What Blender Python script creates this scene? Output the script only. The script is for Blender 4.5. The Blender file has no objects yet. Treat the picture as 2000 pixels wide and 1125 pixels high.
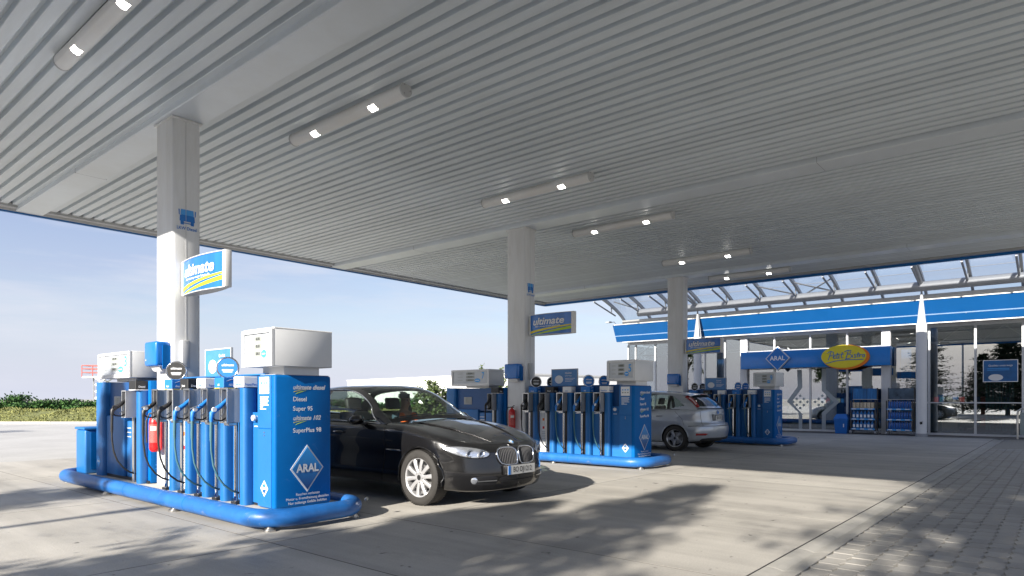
import bpy, bmesh, math, random
import numpy as np
from mathutils import Vector, Matrix
random.seed(7); rng = np.random.default_rng(7)
SC = bpy.context.scene; COL = SC.collection
R = math.radians
# ------------------------------------------------------------------ camera, sky, sun, exposure
cam_d = bpy.data.cameras.new('camera'); cam = bpy.data.objects.new('camera', cam_d); COL.objects.link(cam)
cam.location = (0, 0, 1.3); cam.rotation_euler = (R(90), 0, R(-49.99))
cam_d.sensor_width = 36; cam_d.lens = 23.27; cam_d.shift_y = 0.10775; cam_d.clip_start = 0.05; cam_d.clip_end = 3000
SC.camera = cam
SUN_EL, SUN_TRAVEL = R(23.0), R(6.0)          # light travels along +x, turned slightly to +y
w = bpy.data.worlds.new('World'); SC.world = w; w.use_nodes = True
nt = w.node_tree; nt.nodes.clear()
sky = nt.nodes.new('ShaderNodeTexSky'); sky.sky_type = 'NISHITA'; sky.sun_disc = False
sky.sun_elevation = SUN_EL; sky.sun_rotation = R(264) ; sky.altitude = 60
sky.air_density = 1.0; sky.dust_density = 1.0; sky.ozone_density = 1.0
tc = nt.nodes.new('ShaderNodeTexCoord'); mp = nt.nodes.new('ShaderNodeMapping')
mp.inputs['Scale'].default_value = (1.2, 1.2, 7.0)
nz = nt.nodes.new('ShaderNodeTexNoise'); nz.inputs['Scale'].default_value = 1.7; nz.inputs['Detail'].default_value = 7; nz.inputs['Roughness'].default_value = .62
rp = nt.nodes.new('ShaderNodeValToRGB'); rp.color_ramp.elements[0].position = .38; rp.color_ramp.elements[1].position = .78
rp.color_ramp.elements[0].color = (.60, .60, .60, 1); rp.color_ramp.elements[1].color = (.85, .85, .85, 1)
mx = nt.nodes.new('ShaderNodeMixRGB'); mx.inputs['Color2'].default_value = (2.95, 3.15, 4.15, 1)
sx_ = nt.nodes.new('ShaderNodeSeparateXYZ'); hz = nt.nodes.new('ShaderNodeMapRange'); hz.interpolation_type = 'SMOOTHSTEP'
hz.inputs['From Min'].default_value = .30; hz.inputs['From Max'].default_value = -.02; hz.inputs['To Min'].default_value = 0; hz.inputs['To Max'].default_value = .97
mm = nt.nodes.new('ShaderNodeMath'); mm.operation = 'MAXIMUM'
hc = nt.nodes.new('ShaderNodeMixRGB'); hc.inputs['Color1'].default_value = (2.05, 2.45, 3.85, 1); hc.inputs['Color2'].default_value = (3.75, 3.9, 4.6, 1)
bg = nt.nodes.new('ShaderNodeBackground'); bg.inputs['Strength'].default_value = .085
wo = nt.nodes.new('ShaderNodeOutputWorld')
L = nt.links.new
L(tc.outputs['Generated'], mp.inputs['Vector']); L(mp.outputs[0], nz.inputs['Vector']); L(nz.outputs['Fac'], rp.inputs[0])
L(tc.outputs['Generated'], sx_.inputs[0]); L(sx_.outputs['Z'], hz.inputs['Value']); L(hz.outputs[0], mm.inputs[0]); L(rp.outputs[0], mm.inputs[1])
L(hz.outputs[0], hc.inputs['Fac']); L(hc.outputs[0], mx.inputs['Color2']); L(mm.outputs[0], mx.inputs['Fac']); L(sky.outputs[0], mx.inputs['Color1'])
mp2 = nt.nodes.new('ShaderNodeMapping'); mp2.inputs['Scale'].default_value = (1.6, 1.6, 11.0); mp2.inputs['Rotation'].default_value = (.06, .05, .4)
nz2 = nt.nodes.new('ShaderNodeTexNoise'); nz2.inputs['Scale'].default_value = 2.1; nz2.inputs['Detail'].default_value = 8; nz2.inputs['Roughness'].default_value = .6
rp2 = nt.nodes.new('ShaderNodeMapRange'); rp2.inputs['From Min'].default_value = .46; rp2.inputs['From Max'].default_value = .72; rp2.inputs['To Max'].default_value = .6
mx2 = nt.nodes.new('ShaderNodeMixRGB'); mx2.inputs['Color2'].default_value = (4.1, 4.2, 4.7, 1)
L(tc.outputs['Generated'], mp2.inputs['Vector']); L(mp2.outputs[0], nz2.inputs['Vector']); L(nz2.outputs['Fac'], rp2.inputs['Value']); L(rp2.outputs[0], mx2.inputs['Fac']); L(mx.outputs[0], mx2.inputs['Color1']); L(mx2.outputs[0], bg.inputs['Color']); L(bg.outputs[0], wo.inputs[0])
sd = bpy.data.lights.new('sun', 'SUN'); sun = bpy.data.objects.new('sun', sd); COL.objects.link(sun)
sd.energy = 5.0; sd.angle = R(.53); sd.color = (1, .94, .85)
ld = Vector((math.cos(SUN_TRAVEL) * math.cos(SUN_EL), math.sin(SUN_TRAVEL) * math.cos(SUN_EL), -math.sin(SUN_EL)))
sun.rotation_euler = ld.to_track_quat('-Z', 'Y').to_euler(); sun.location = (-20, -2, 14)
SC.view_settings.view_transform = 'Standard'; SC.view_settings.look = 'None'; SC.view_settings.gamma = 1
SC.view_settings.use_curve_mapping = False; SC.view_settings.exposure = 1.2
SC.render.engine = 'CYCLES'; SC.cycles.use_denoising = True
try: SC.cycles.denoiser = 'OPENIMAGEDENOISE'; SC.cycles.denoising_input_passes = 'RGB_ALBEDO_NORMAL'
except Exception: pass
SC.cycles.max_bounces = 10; SC.cycles.diffuse_bounces = 5; SC.cycles.glossy_bounces = 5; SC.cycles.transparent_max_bounces = 24
SC.cycles.transmission_bounces = 6; SC.cycles.caustics_reflective = False; SC.cycles.caustics_refractive = False; SC.cycles.sample_clamp_indirect = 6
# ------------------------------------------------------------------ materials
MATS = {}
def mat(name, col=(.5, .5, .5), rough=.5, metal=0., var=.08, scale=6., bump=0., bscale=40., coat=0., spec=.5, emit=None, estr=0., stretch=(1, 1, 1), dirt=0., rand=0., coords='Object', scuff=0., scol=(.35,.37,.40)):
    if name in MATS: return MATS[name]
    m = bpy.data.materials.new(name); m.use_nodes = True; MATS[name] = m
    t = m.node_tree; b = t.nodes['Principled BSDF']; l = t.links.new
    b.inputs['Roughness'].default_value = rough; b.inputs['Metallic'].default_value = metal
    b.inputs['Specular IOR Level'].default_value = spec
    b.inputs['Coat Weight'].default_value = coat; b.inputs['Coat Roughness'].default_value = .03
    co = t.nodes.new('ShaderNodeTexCoord'); ma = t.nodes.new('ShaderNodeMapping'); ma.inputs['Scale'].default_value = stretch
    l(co.outputs[coords], ma.inputs['Vector'])
    n = t.nodes.new('ShaderNodeTexNoise'); n.inputs['Scale'].default_value = scale; n.inputs['Detail'].default_value = 6; n.inputs['Roughness'].default_value = .6
    l(ma.outputs[0], n.inputs['Vector'])
    r = t.nodes.new('ShaderNodeValToRGB'); r.color_ramp.elements[0].position = .3; r.color_ramp.elements[1].position = .7
    lo = [max(0, c * (1 - var)) for c in col]; hi = [min(1, c * (1 + var)) for c in col]
    r.color_ramp.elements[0].color = (*lo, 1); r.color_ramp.elements[1].color = (*hi, 1)
    l(n.outputs['Fac'], r.inputs[0]); out = r.outputs[0]
    if dirt:
        n2 = t.nodes.new('ShaderNodeTexNoise'); n2.inputs['Scale'].default_value = scale * .23; n2.inputs['Detail'].default_value = 9; n2.inputs['Roughness'].default_value = .7
        l(ma.outputs[0], n2.inputs['Vector'])
        r2 = t.nodes.new('ShaderNodeValToRGB'); r2.color_ramp.elements[0].position = .42; r2.color_ramp.elements[1].position = .66
        r2.color_ramp.elements[0].color = (1, 1, 1, 1); d = 1 - dirt; r2.color_ramp.elements[1].color = (d, d * .98, d * .95, 1)
        l(n2.outputs['Fac'], r2.inputs[0])
        mu = t.nodes.new('ShaderNodeMixRGB'); mu.blend_type = 'MULTIPLY'; mu.inputs['Fac'].default_value = 1
        l(out, mu.inputs['Color1']); l(r2.outputs[0], mu.inputs['Color2']); out = mu.outputs[0]
    if scuff:
        n3 = t.nodes.new('ShaderNodeTexNoise'); n3.inputs['Scale'].default_value = 9; n3.inputs['Detail'].default_value = 8; n3.inputs['Roughness'].default_value = .75; n3.inputs['Distortion'].default_value = .6
        l(co.outputs[coords], n3.inputs['Vector'])
        r3 = t.nodes.new('ShaderNodeMapRange'); r3.inputs['From Min'].default_value = .60; r3.inputs['From Max'].default_value = .68; r3.inputs['To Max'].default_value = scuff
        l(n3.outputs['Fac'], r3.inputs['Value']); m3 = t.nodes.new('ShaderNodeMixRGB'); m3.inputs['Color2'].default_value = (*scol, 1)
        l(r3.outputs[0], m3.inputs['Fac']); l(out, m3.inputs['Color1']); out = m3.outputs[0]
    if rand:
        oi = t.nodes.new('ShaderNodeObjectInfo'); mr = t.nodes.new('ShaderNodeMapRange')
        mr.inputs['To Min'].default_value = 1 - rand; mr.inputs['To Max'].default_value = 1 + rand
        l(oi.outputs['Random'], mr.inputs['Value'])
        mu = t.nodes.new('ShaderNodeVectorMath'); mu.operation = 'SCALE'
        l(out, mu.inputs[0]); l(mr.outputs[0], mu.inputs['Scale']); out = mu.outputs[0]
    l(out, b.inputs['Base Color'])
    rr = t.nodes.new('ShaderNodeMapRange'); rr.inputs['To Min'].default_value = max(.02, rough * .85); rr.inputs['To Max'].default_value = min(1, rough * 1.2)
    l(n.outputs['Fac'], rr.inputs['Value']); l(rr.outputs[0], b.inputs['Roughness'])
    if bump:
        nb = t.nodes.new('ShaderNodeTexNoise'); nb.inputs['Scale'].default_value = bscale; nb.inputs['Detail'].default_value = 5
        l(ma.outputs[0], nb.inputs['Vector'])
        bu = t.nodes.new('ShaderNodeBump'); bu.inputs['Strength'].default_value = bump; bu.inputs['Distance'].default_value = .01
        l(nb.outputs['Fac'], bu.inputs['Height']); l(bu.outputs[0], b.inputs['Normal'])
    if emit: b.inputs['Emission Color'].default_value = (*emit, 1); b.inputs['Emission Strength'].default_value = estr
    return m
def glass_mat(name, tint=(.9, .95, .95), refl=.12, ior=1.5, rough=.0):
    if name in MATS: return MATS[name]
    m = bpy.data.materials.new(name); m.use_nodes = True; MATS[name] = m
    t = m.node_tree; t.nodes.clear(); l = t.links.new
    o = t.nodes.new('ShaderNodeOutputMaterial'); x = t.nodes.new('ShaderNodeMixShader')
    tr = t.nodes.new('ShaderNodeBsdfTransparent'); tr.inputs[0].default_value = (*tint, 1)
    g = t.nodes.new('ShaderNodeBsdfGlossy'); g.inputs['Roughness'].default_value = rough; g.inputs[0].default_value = (.95, .97, 1, 1)
    f = t.nodes.new('ShaderNodeLayerWeight'); f.inputs['Blend'].default_value = .5      # Schlick from the facing term, the same for both faces
    pw = t.nodes.new('ShaderNodeMath'); pw.operation = 'POWER'; pw.inputs[1].default_value = 5
    a = t.nodes.new('ShaderNodeMath'); a.operation = 'MULTIPLY_ADD'; a.use_clamp = True; f0 = refl+((ior-1)/(ior+1))**2; a.inputs[1].default_value = 1-f0; a.inputs[2].default_value = f0
    l(f.outputs['Facing'], pw.inputs[0])
    nb = t.nodes.new('ShaderNodeTexNoise'); nb.inputs['Scale'].default_value = .6; bu = t.nodes.new('ShaderNodeBump'); bu.inputs['Strength'].default_value = .02
    l(nb.outputs['Fac'], bu.inputs['Height']); l(bu.outputs[0], g.inputs['Normal'])
    l(pw.outputs[0], a.inputs[0]); l(a.outputs[0], x.inputs[0]); l(tr.outputs[0], x.inputs[1]); l(g.outputs[0], x.inputs[2]); l(x.outputs[0], o.inputs[0])
    return m
BLUE = mat('aral_blue_paint', (.014, .140, .41), .40, var=.06, scale=3, dirt=.12, scuff=.07)
BLUE2 = mat('blue_panel_paint', (.000, .120, .40), .5, var=.06, scale=3, spec=.15, dirt=.14, scuff=.06)
BLUED = mat('shaded_blue_panel', (.002, .06, .21), .4, var=.06)  # darker copy of the blue, shade painted into the upper recesses
RAILB = mat('rail_blue_paint', (.014, .128, .41), .40, var=.08, scale=5, dirt=.30, coat=.08, scuff=.30)
FASC = mat('fascia_blue', (.001, .135, .44), .35, var=.03)
WHITE = mat('white_paint', (.78, .78, .77), .4, var=.02, dirt=.05)
OFFW = mat('off_white_paint', (.66, .67, .68), .4, var=.03)
GREY = mat('grey_plastic', (.30, .31, .33), .45, var=.04)
LGREY = mat('light_grey_metal', (.50, .51, .52), .4, var=.04)
DARK = mat('dark_plastic', (.02, .02, .022), .45, var=.1)
BLACK = mat('black_rubber', (.012, .012, .013), .55, var=.1)
HOSEB = mat('hose_teal', (.05, .14, .17), .5, var=.1)
CHROME = mat('chrome', (.75, .75, .76), .12, 1., var=.02)
STEEL = mat('brushed_steel', (.55, .54, .52), .3, 1., var=.05)
RED = mat('extinguisher_red', (.55, .012, .015), .3, var=.05, coat=.3)
YEL = mat('label_yellow', (.75, .62, .03), .5, var=.03)
LIME = mat('label_lime', (.42, .60, .02), .5, var=.03)
ORANGE = mat('orange_print', (.8, .2, .01), .5, var=.03)
PRINT = mat('white_print', (.80, .80, .80), .5, var=.01)
SILV = mat('silver_print', (.55, .57, .60), .35, var=.03)
BLUEP = mat('blue_print', (.01, .17, .55), .5, var=.02)
BLUEL = mat('light_blue_print', (.06, .33, .75), .5, var=.02)
BLACKP = mat('black_print', (.015, .015, .015), .5, var=.02)
REDP = mat('red_print', (.6, .03, .03), .5, var=.02)
LCD = mat('lcd_panel', (.28, .30, .28), .3, var=.03)
LIT = mat('lamp_lit', (.9, .9, .85), .4, emit=(1, .97, .9), estr=9.)
# ------------------------------------------------------------------ mesh helpers
class MB:
    def __init__(s): s.v = []; s.f = []
    def add(s, v, f):
        o = len(s.v); s.v += [tuple(map(float, p)) for p in v]; s.f += [tuple(i + o for i in q) for q in f]; return s
    def box(s, x0, y0, z0, x1, y1, z1):
        return s.add([(x0,y0,z0),(x1,y0,z0),(x1,y1,z0),(x0,y1,z0),(x0,y0,z1),(x1,y0,z1),(x1,y1,z1),(x0,y1,z1)],
                     [(3,2,1,0),(4,5,6,7),(0,1,5,4),(1,2,6,5),(2,3,7,6),(3,0,4,7)])
    def rbox(s, x0, y0, z0, x1, y1, z1, b=.01, seg=2, vertical_only=False):
        bm = bmesh.new(); r = bmesh.ops.create_cube(bm, size=1)
        for q in bm.verts: q.co = Vector(((x0+x1)/2 + q.co.x*(x1-x0), (y0+y1)/2 + q.co.y*(y1-y0), (z0+z1)/2 + q.co.z*(z1-z0)))
        ed = [e for e in bm.edges if (not vertical_only or abs((e.verts[0].co - e.verts[1].co).normalized().z) > .9)]
        bmesh.ops.bevel(bm, geom=ed, offset=b, segments=seg, profile=.5, affect='EDGES')
        bm.verts.index_update(); s.add([q.co for q in bm.verts], [[q.index for q in f.verts] for f in bm.faces]); bm.free(); return s
    def cyl(s, p0, p1, r0, r1=None, n=16, caps=True):
        r1 = r0 if r1 is None else r1; p0 = Vector(p0); p1 = Vector(p1); d = (p1-p0).normalized()
        a = d.orthogonal().normalized(); b = d.cross(a); v = []; f = []
        for p, r in ((p0, r0), (p1, r1)):
            for k in range(n): t = 2*math.pi*k/n; v.append(p + a*math.cos(t)*r + b*math.sin(t)*r)
        f = [(k, (k+1) % n, n+(k+1) % n, n+k) for k in range(n)]
        if caps: f += [tuple(range(n))[::-1], tuple(range(n, 2*n))]
        return s.add(v, f)
    def tube(s, pts, r, n=10, closed=False, caps=True):
        P = [Vector(p) for p in pts]; m = len(P); rr = r if hasattr(r, '__len__') else [r]*m
        T = []
        for i in range(m):
            a = P[(i-1) % m] if closed or i > 0 else P[i]; b = P[(i+1) % m] if closed or i < m-1 else P[i]
            T.append((b-a).normalized())
        nrm = T[0].orthogonal().normalized(); v = []
        if abs(T[0].z) < .9: nrm = (Vector((0,0,1)) - T[0]*T[0].z).normalized()
        for i in range(m):
            nrm = (nrm - T[i]*nrm.dot(T[i])).normalized(); b = T[i].cross(nrm)
            for k in range(n): t = 2*math.pi*k/n; v.append(P[i] + (nrm*math.cos(t) + b*math.sin(t))*rr[i])
        f = []
        for i in range(m if closed else m-1):
            j = (i+1) % m
            for k in range(n): f.append((i*n+k, i*n+(k+1) % n, j*n+(k+1) % n, j*n+k))
        if caps and not closed: f += [tuple(range(n))[::-1], tuple(range((m-1)*n, m*n))]
        return s.add(v, f)
    def lathe(s, prof, o=(0,0,0), ax=(0,0,1), n=24, closed=False):
        o = Vector(o); d = Vector(ax).normalized(); a = d.orthogonal().normalized(); b = d.cross(a); v = []; f = []; m = len(prof)
        for r, z in prof:
            for k in range(n): t = 2*math.pi*k/n; v.append(o + d*z + (a*math.cos(t) + b*math.sin(t))*r)
        for i in range(m if closed else m-1):
            j = (i+1) % m
            for k in range(n): f.append((i*n+k, i*n+(k+1) % n, j*n+(k+1) % n, j*n+k))
        return s.add(v, f)
    def prism(s, poly, o, ax, ay, depth):
        o = Vector(o); ax = Vector(ax).normalized(); ay = Vector(ay).normalized(); nn = ax.cross(ay); m = len(poly)
        v = [o + ax*p[0] + ay*p[1] for p in poly] + [o + ax*p[0] + ay*p[1] + nn*depth for p in poly]
        return s.add(v, [tuple(range(m))[::-1], tuple(range(m, 2*m))] + [(k, (k+1) % m, m+(k+1) % m, m+k) for k in range(m)])
    def grid(s, G):
        a = len(G); b = len(G[0]); v = [p for r in G for p in r]
        return s.add(v, [(i*b+j, i*b+j+1, (i+1)*b+j+1, (i+1)*b+j) for i in range(a-1) for j in range(b-1)])
    def mesh(s, name, m, off=(0,0,0), smooth=False):
        me = bpy.data.meshes.new(name); o = off
        me.from_pydata([(p[0]-o[0], p[1]-o[1], p[2]-o[2]) for p in s.v], [], s.f)
        if m: me.materials.append(m)
        if smooth:
            me.polygons.foreach_set('use_smooth', [True]*len(me.polygons))
            try: me.set_sharp_from_angle(angle=R(smooth if smooth is not True else 40))
            except Exception: pass
        me.validate(); me.update(); return me
    def build(s, name, m, parent=None, smooth=False, loc=None):
        off = wloc(parent) if parent else Vector(loc or (0,0,0))
        o = bpy.data.objects.new(name, s.mesh(name, m, off, smooth)); COL.objects.link(o)
        if parent: o.parent = parent
        elif loc: o.location = loc
        return o
def wloc(o):
    v = Vector((0,0,0))
    while o: v += o.location; o = o.parent
    return v
def tag(o, label=None, cat=None, group=None, kind=None):
    if label: o['label'] = label
    if cat: o['category'] = cat
    if group: o['group'] = group
    if kind: o['kind'] = kind
    return o
def thing(name, label, cat, loc, group=None):
    o = bpy.data.objects.new(name, None); COL.objects.link(o); o.location = loc; o.empty_display_size = .2
    return tag(o, label, cat, group)
def box(name, m, parent, *c, b=0, seg=2, loc=None):
    q = MB(); (q.rbox(*c, b, seg) if b else q.box(*c)); return q.build(name, m, parent, smooth=30 if b else False, loc=loc)
def copy_tree(o, parent=None):
    c = o.copy(); COL.objects.link(c); c.parent = parent
    for ch in list(o.children): copy_tree(ch, c)
    return c
def text(name, s, size, o, xd, yd, m, parent, depth=.003, shear=0., align='CENTER', bold=0., sx=1., sp=1.):
    cu = bpy.data.curves.new('t', 'FONT'); cu.body = s; cu.size = size; cu.align_x = align; cu.align_y = 'CENTER'; cu.shear = shear
    cu.offset = bold; cu.resolution_u = 3; cu.space_character = sp
    ob = bpy.data.objects.new('t', cu); COL.objects.link(ob)
    dg = bpy.context.evaluated_depsgraph_get(); me = bpy.data.meshes.new_from_object(ob.evaluated_get(dg))
    vs = [(p.co.x*sx, p.co.y) for p in me.vertices]; fs = [tuple(p.vertices) for p in me.polygons]
    bpy.data.objects.remove(ob); bpy.data.curves.remove(cu); bpy.data.meshes.remove(me)
    X = Vector(xd).normalized(); Y = Vector(yd).normalized(); N = X.cross(Y); O = Vector(o) + N*depth
    q = MB(); q.add([O + X*a + Y*b for a, b in vs], fs)
    return q.build(name, m, parent)
def plate(name, poly, o, xd, yd, m, parent, depth=.004):
    q = MB(); q.prism(poly, o, xd, yd, depth); return q.build(name, m, parent)
def rect(w, h): return [(-w/2,-h/2),(w/2,-h/2),(w/2,h/2),(-w/2,h/2)]
def ell(w, h, n=28): return [(w/2*math.cos(2*math.pi*k/n), h/2*math.sin(2*math.pi*k/n)) for k in range(n)]
def rrect(w, h, r, n=5):
    p = []
    for cx, cy, a in ((w/2-r,h/2-r,0),(-w/2+r,h/2-r,90),(-w/2+r,-h/2+r,180),(w/2-r,-h/2+r,270)):
        for k in range(n+1): t = R(a+90*k/n); p.append((cx+r*math.cos(t), cy+r*math.sin(t)))
    return p
NU, NV, PU, PV, UP = (-1,0,0), (0,-1,0), (1,0,0), (0,1,0), (0,0,1)
def diamond(parent, o, xd, w, h, big=True):
    d = plate('emblem', [(0,-h/2),(w/2,0),(0,h/2),(-w/2,0)], o, xd, UP, SILV, parent, .006)
    k = .90; N = Vector(xd).cross(Vector(UP)); o2 = Vector(o)+N*.006
    plate('emblem_field', [(0,-h/2*k),(w/2*k,0),(0,h/2*k),(-w/2*k,0)], o2, xd, UP, BLUEG, d, .004)
    text('emblem_lettering', 'ARAL', h*.235, o2+N*.004, xd, UP, SILV, d, .004, bold=h*.008, sx=1.0*(w/h)*1.15)
    return d
def grad_mat(name, c0, c1, axis='Z', a=0., b=1.):
    m = bpy.data.materials.new(name); m.use_nodes = True; t = m.node_tree; bs = t.nodes['Principled BSDF']; bs.inputs['Roughness'].default_value = .3
    co = t.nodes.new('ShaderNodeTexCoord'); sp = t.nodes.new('ShaderNodeSeparateXYZ'); mr = t.nodes.new('ShaderNodeMapRange'); mi = t.nodes.new('ShaderNodeMixRGB')
    t.links.new(co.outputs['Generated'], sp.inputs[0]); t.links.new(sp.outputs[axis], mr.inputs['Value']); mr.inputs['From Min'].default_value = a; mr.inputs['From Max'].default_value = b
    t.links.new(mr.outputs[0], mi.inputs['Fac']); mi.inputs['Color1'].default_value = (*c0, 1); mi.inputs['Color2'].default_value = (*c1, 1); t.links.new(mi.outputs[0], bs.inputs['Base Color'])
    return m
BLUEG = grad_mat('emblem_blue_print', (.004, .035, .16), (.01, .24, .62))
# ------------------------------------------------------------------ ground, forecourt slabs, gutter, pavers
FW = Vector((.76594, .64291, 0)); RT = Vector((.64291, -.76594, 0))
def fr(lat, dep, z=0): return RT*lat + FW*dep + Vector((0,0,z))
def concrete_mat(name, col):
    m = bpy.data.materials.new(name); m.use_nodes = True; t = m.node_tree; b = t.nodes['Principled BSDF']; l = t.links.new; b.inputs['Specular IOR Level'].default_value = .35
    co = t.nodes.new('ShaderNodeTexCoord')
    def noise(scale, detail, stretch=(1,1,1), rough=.6):
        ma = t.nodes.new('ShaderNodeMapping'); ma.inputs['Scale'].default_value = stretch; l(co.outputs['Object'], ma.inputs['Vector'])
        n = t.nodes.new('ShaderNodeTexNoise'); n.inputs['Scale'].default_value = scale; n.inputs['Detail'].default_value = detail; n.inputs['Roughness'].default_value = rough; l(ma.outputs[0], n.inputs['Vector']); return n.outputs['Fac']
    def ramp(x, p0, p1, c0, c1):
        r = t.nodes.new('ShaderNodeMapRange'); r.inputs['From Min'].default_value = p0; r.inputs['From Max'].default_value = p1; r.inputs['To Min'].default_value = c0; r.inputs['To Max'].default_value = c1; l(x, r.inputs['Value']); return r.outputs[0]
    def mul(a_, b_):
        n = t.nodes.new('ShaderNodeMath'); n.operation = 'MULTIPLY'; l(a_, n.inputs[0]); l(b_, n.inputs[1]); return n.outputs[0]
    f = ramp(noise(.45, 8), .35, .68, 1.10, .80)                                 # broad weathering
    f = mul(f, ramp(noise(2.6, 6, (1, .07, 1)), .35, .70, 1.08, .80))           # tyre-polished streaks along the lanes
    f = mul(f, ramp(noise(1.3, 9, (1, .5, 1), .75), .56, .70, 1.0, .70))        # blotches
    f = mul(f, ramp(noise(5.5, 3), .67, .73, 1.0, .35))                          # oil drips
    f = mul(f, ramp(noise(70, 4), .3, .7, .90, 1.10))                            # grit
    oi = t.nodes.new('ShaderNodeObjectInfo'); f = mul(f, ramp(oi.outputs['Random'], 0, 1, .93, 1.06))
    vm = t.nodes.new('ShaderNodeVectorMath'); vm.operation = 'SCALE'; vm.inputs[0].default_value = col; l(f, vm.inputs['Scale']); l(vm.outputs[0], b.inputs['Base Color'])
    l(ramp(noise(1.3, 9, (1, .5, 1), .75), .5, .7, .78, .5), b.inputs['Roughness'])
    bu = t.nodes.new('ShaderNodeBump'); bu.inputs['Strength'].default_value = .35; bu.inputs['Distance'].default_value = .01; l(noise(60, 6), bu.inputs['Height']); l(bu.outputs[0], b.inputs['Normal'])
    return m
CONC = concrete_mat('forecourt_concrete', (.43, .405, .36))
JOINT = mat('joint_filler', (.07, .066, .06), .9, var=.2)
GROUND = mat('open_ground', (.36, .34, .29), .9, var=.15, scale=.4, bump=.2, bscale=8)
PAVE = mat('concrete_paver', (.33, .315, .285), .8, var=.10, scale=9, bump=.3, bscale=120, dirt=.18, rand=.10)
SAND = mat('joint_sand', (.27, .255, .22), .95, var=.2, scale=20)
GUT = mat('gutter_concrete', (.36, .345, .31), .75, var=.08, scale=6, bump=.2, bscale=80, dirt=.2, rand=.06)
def sheet(name, m, x0, y0, x1, y1, z, parent=None):
    q = MB(); q.box(x0, y0, z-.05, x1, y1, z); o = q.build(name, m, parent)
    if not parent: o['kind'] = 'structure'
    return o
q = MB(); q.add([(-900,-900,-.09),(900,-900,-.09),(900,900,-.09),(-900,900,-.09)], [(0,1,2,3)]); tag(q.build('ground', GROUND), kind='structure')
fc = sheet('forecourt', JOINT, -14, 1.80, 26.2, 16.6, -.0012)
us = [-14, -10.4, -6.8, -3.2, .1, 3.17, 4.68, 7.57, 10.46, 11.96, 14.9, 17.85, 19.35, 22.8, 26.2]; vs = [1.80, 5.50, 9.2, 12.9, 16.6]
for i in range(len(us)-1):
    for j in range(len(vs)-1):
        q = MB(); g = .007; q.box(us[i]+g, vs[j]+g, -.12, us[i+1]-g, vs[j+1]-g, 0); q.build('concrete_slab', CONC, fc)
# gutter of cast channel stones along the slab edge
gt = sheet('gutter', JOINT, -6, 1.52, 26.2, 1.80, -.03)
gme = None
for k in range(40):
    x = -6 + k*.8
    if gme is None:
        q = MB(); q.prism([(.004, -.14),(.796,-.14),(.796,0),(.004,0)], (0, .27, 0), (1,0,0), (0,0,1), .1)
        q = MB(); prof = [(.005,-.14),(.265,-.14),(.265,0),(.20,-.004),(.135,-.018),(.07,-.004),(.005,0)]
        q.prism(prof, (.797,0,0), (0,1,0), (0,0,1), -.794); gme = q.mesh('gutter_stone', GUT)
    o = bpy.data.objects.new('gutter_stone', gme); COL.objects.link(o); o.parent = gt; o.location = (x, 1.525, 0)
# interlocking pavers
pv = sheet('paved_area', SAND, -8, -14, 27.3, 1.52, -.009)
def paver_poly(w=.2, h=.165, c=.026):
    # double-T outline: wide ends, narrow waist
    g = .0035; a, b = w/2, h/2-g
    return [(-a-c+g,-b),(-a+.03-g,-b),(-a+.03+c-g,-b+.03),(a-.03-c+g,-b+.03),(a-.03+g,-b),(a+c-g,-b),(a-g,-b*.45),(a-g,b*.45),(a+c-g,b),(a-.03+g,b),(a-.03-c+g,b-.03),(-a+.03+c-g,b-.03),(-a+.03-g,b),(-a-c+g,b),(-a+g,b*.45),(-a+g,-b*.45)]
def paver_geo():
    # wavy rectangle that really tiles: both long edges carry the same zigzag
    g = .004; L2, W2 = .11, .0825; z = [(-L2+g, .0), (-L2*.5, .014), (0, .0), (L2*.5, -.014), (L2-g, .0)]
    P = [(x, -W2+g+y) for x, y in z] + [(x, W2-g+y) for x, y in z[::-1]]
    q = MB(); m = len(P); inn = [(p[0]*.95, p[1]*.93) for p in P]
    q.add([(*p, -.05) for p in P] + [(*p, -.004) for p in P] + [(*p, 0) for p in inn], [(k,(k+1) % m, m+(k+1) % m, m+k) for k in range(m)] + [(m+k, m+(k+1) % m, 2*m+(k+1) % m, 2*m+k) for k in range(m)] + [tuple(range(2*m, 3*m))])
    return q
pgeo = paver_geo(); pme = pgeo.mesh('paver', PAVE)
cells = []
for j in range(96):
    yc = 1.52 - .0825 - j*.165
    for i in range(160):
        xc = -2 + i*.22 + (.11 if j % 2 else 0)
        if not (-1.5 < xc < 24): continue
        lat = RT.x*xc + RT.y*yc; dep = FW.x*xc + FW.y*yc
        if dep < 4.3 or dep > 17: continue
        px = 1000 + 1292.6*lat/dep; py = 778 + 1292.6*1.3/dep
        if px > 2040 or py > 1150: continue
        cells.append((dep, xc, yc))
cells.sort(); rest = MB()
for n_, (dep, xc, yc) in enumerate(cells):
    dz = random.uniform(-.003, .003)
    if n_ < 290:
        o = bpy.data.objects.new('paver', pme); COL.objects.link(o); o.parent = pv; o.location = (xc, yc, dz)
        o.rotation_euler = (random.uniform(-.006,.006), random.uniform(-.006,.006), random.uniform(-.01,.01))
    else: rest.add([(a+xc, b+yc, c+dz) for a, b, c in pgeo.v], pgeo.f)
tag(rest.build('far_pavers', PAVE, pv), kind='stuff')
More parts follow.
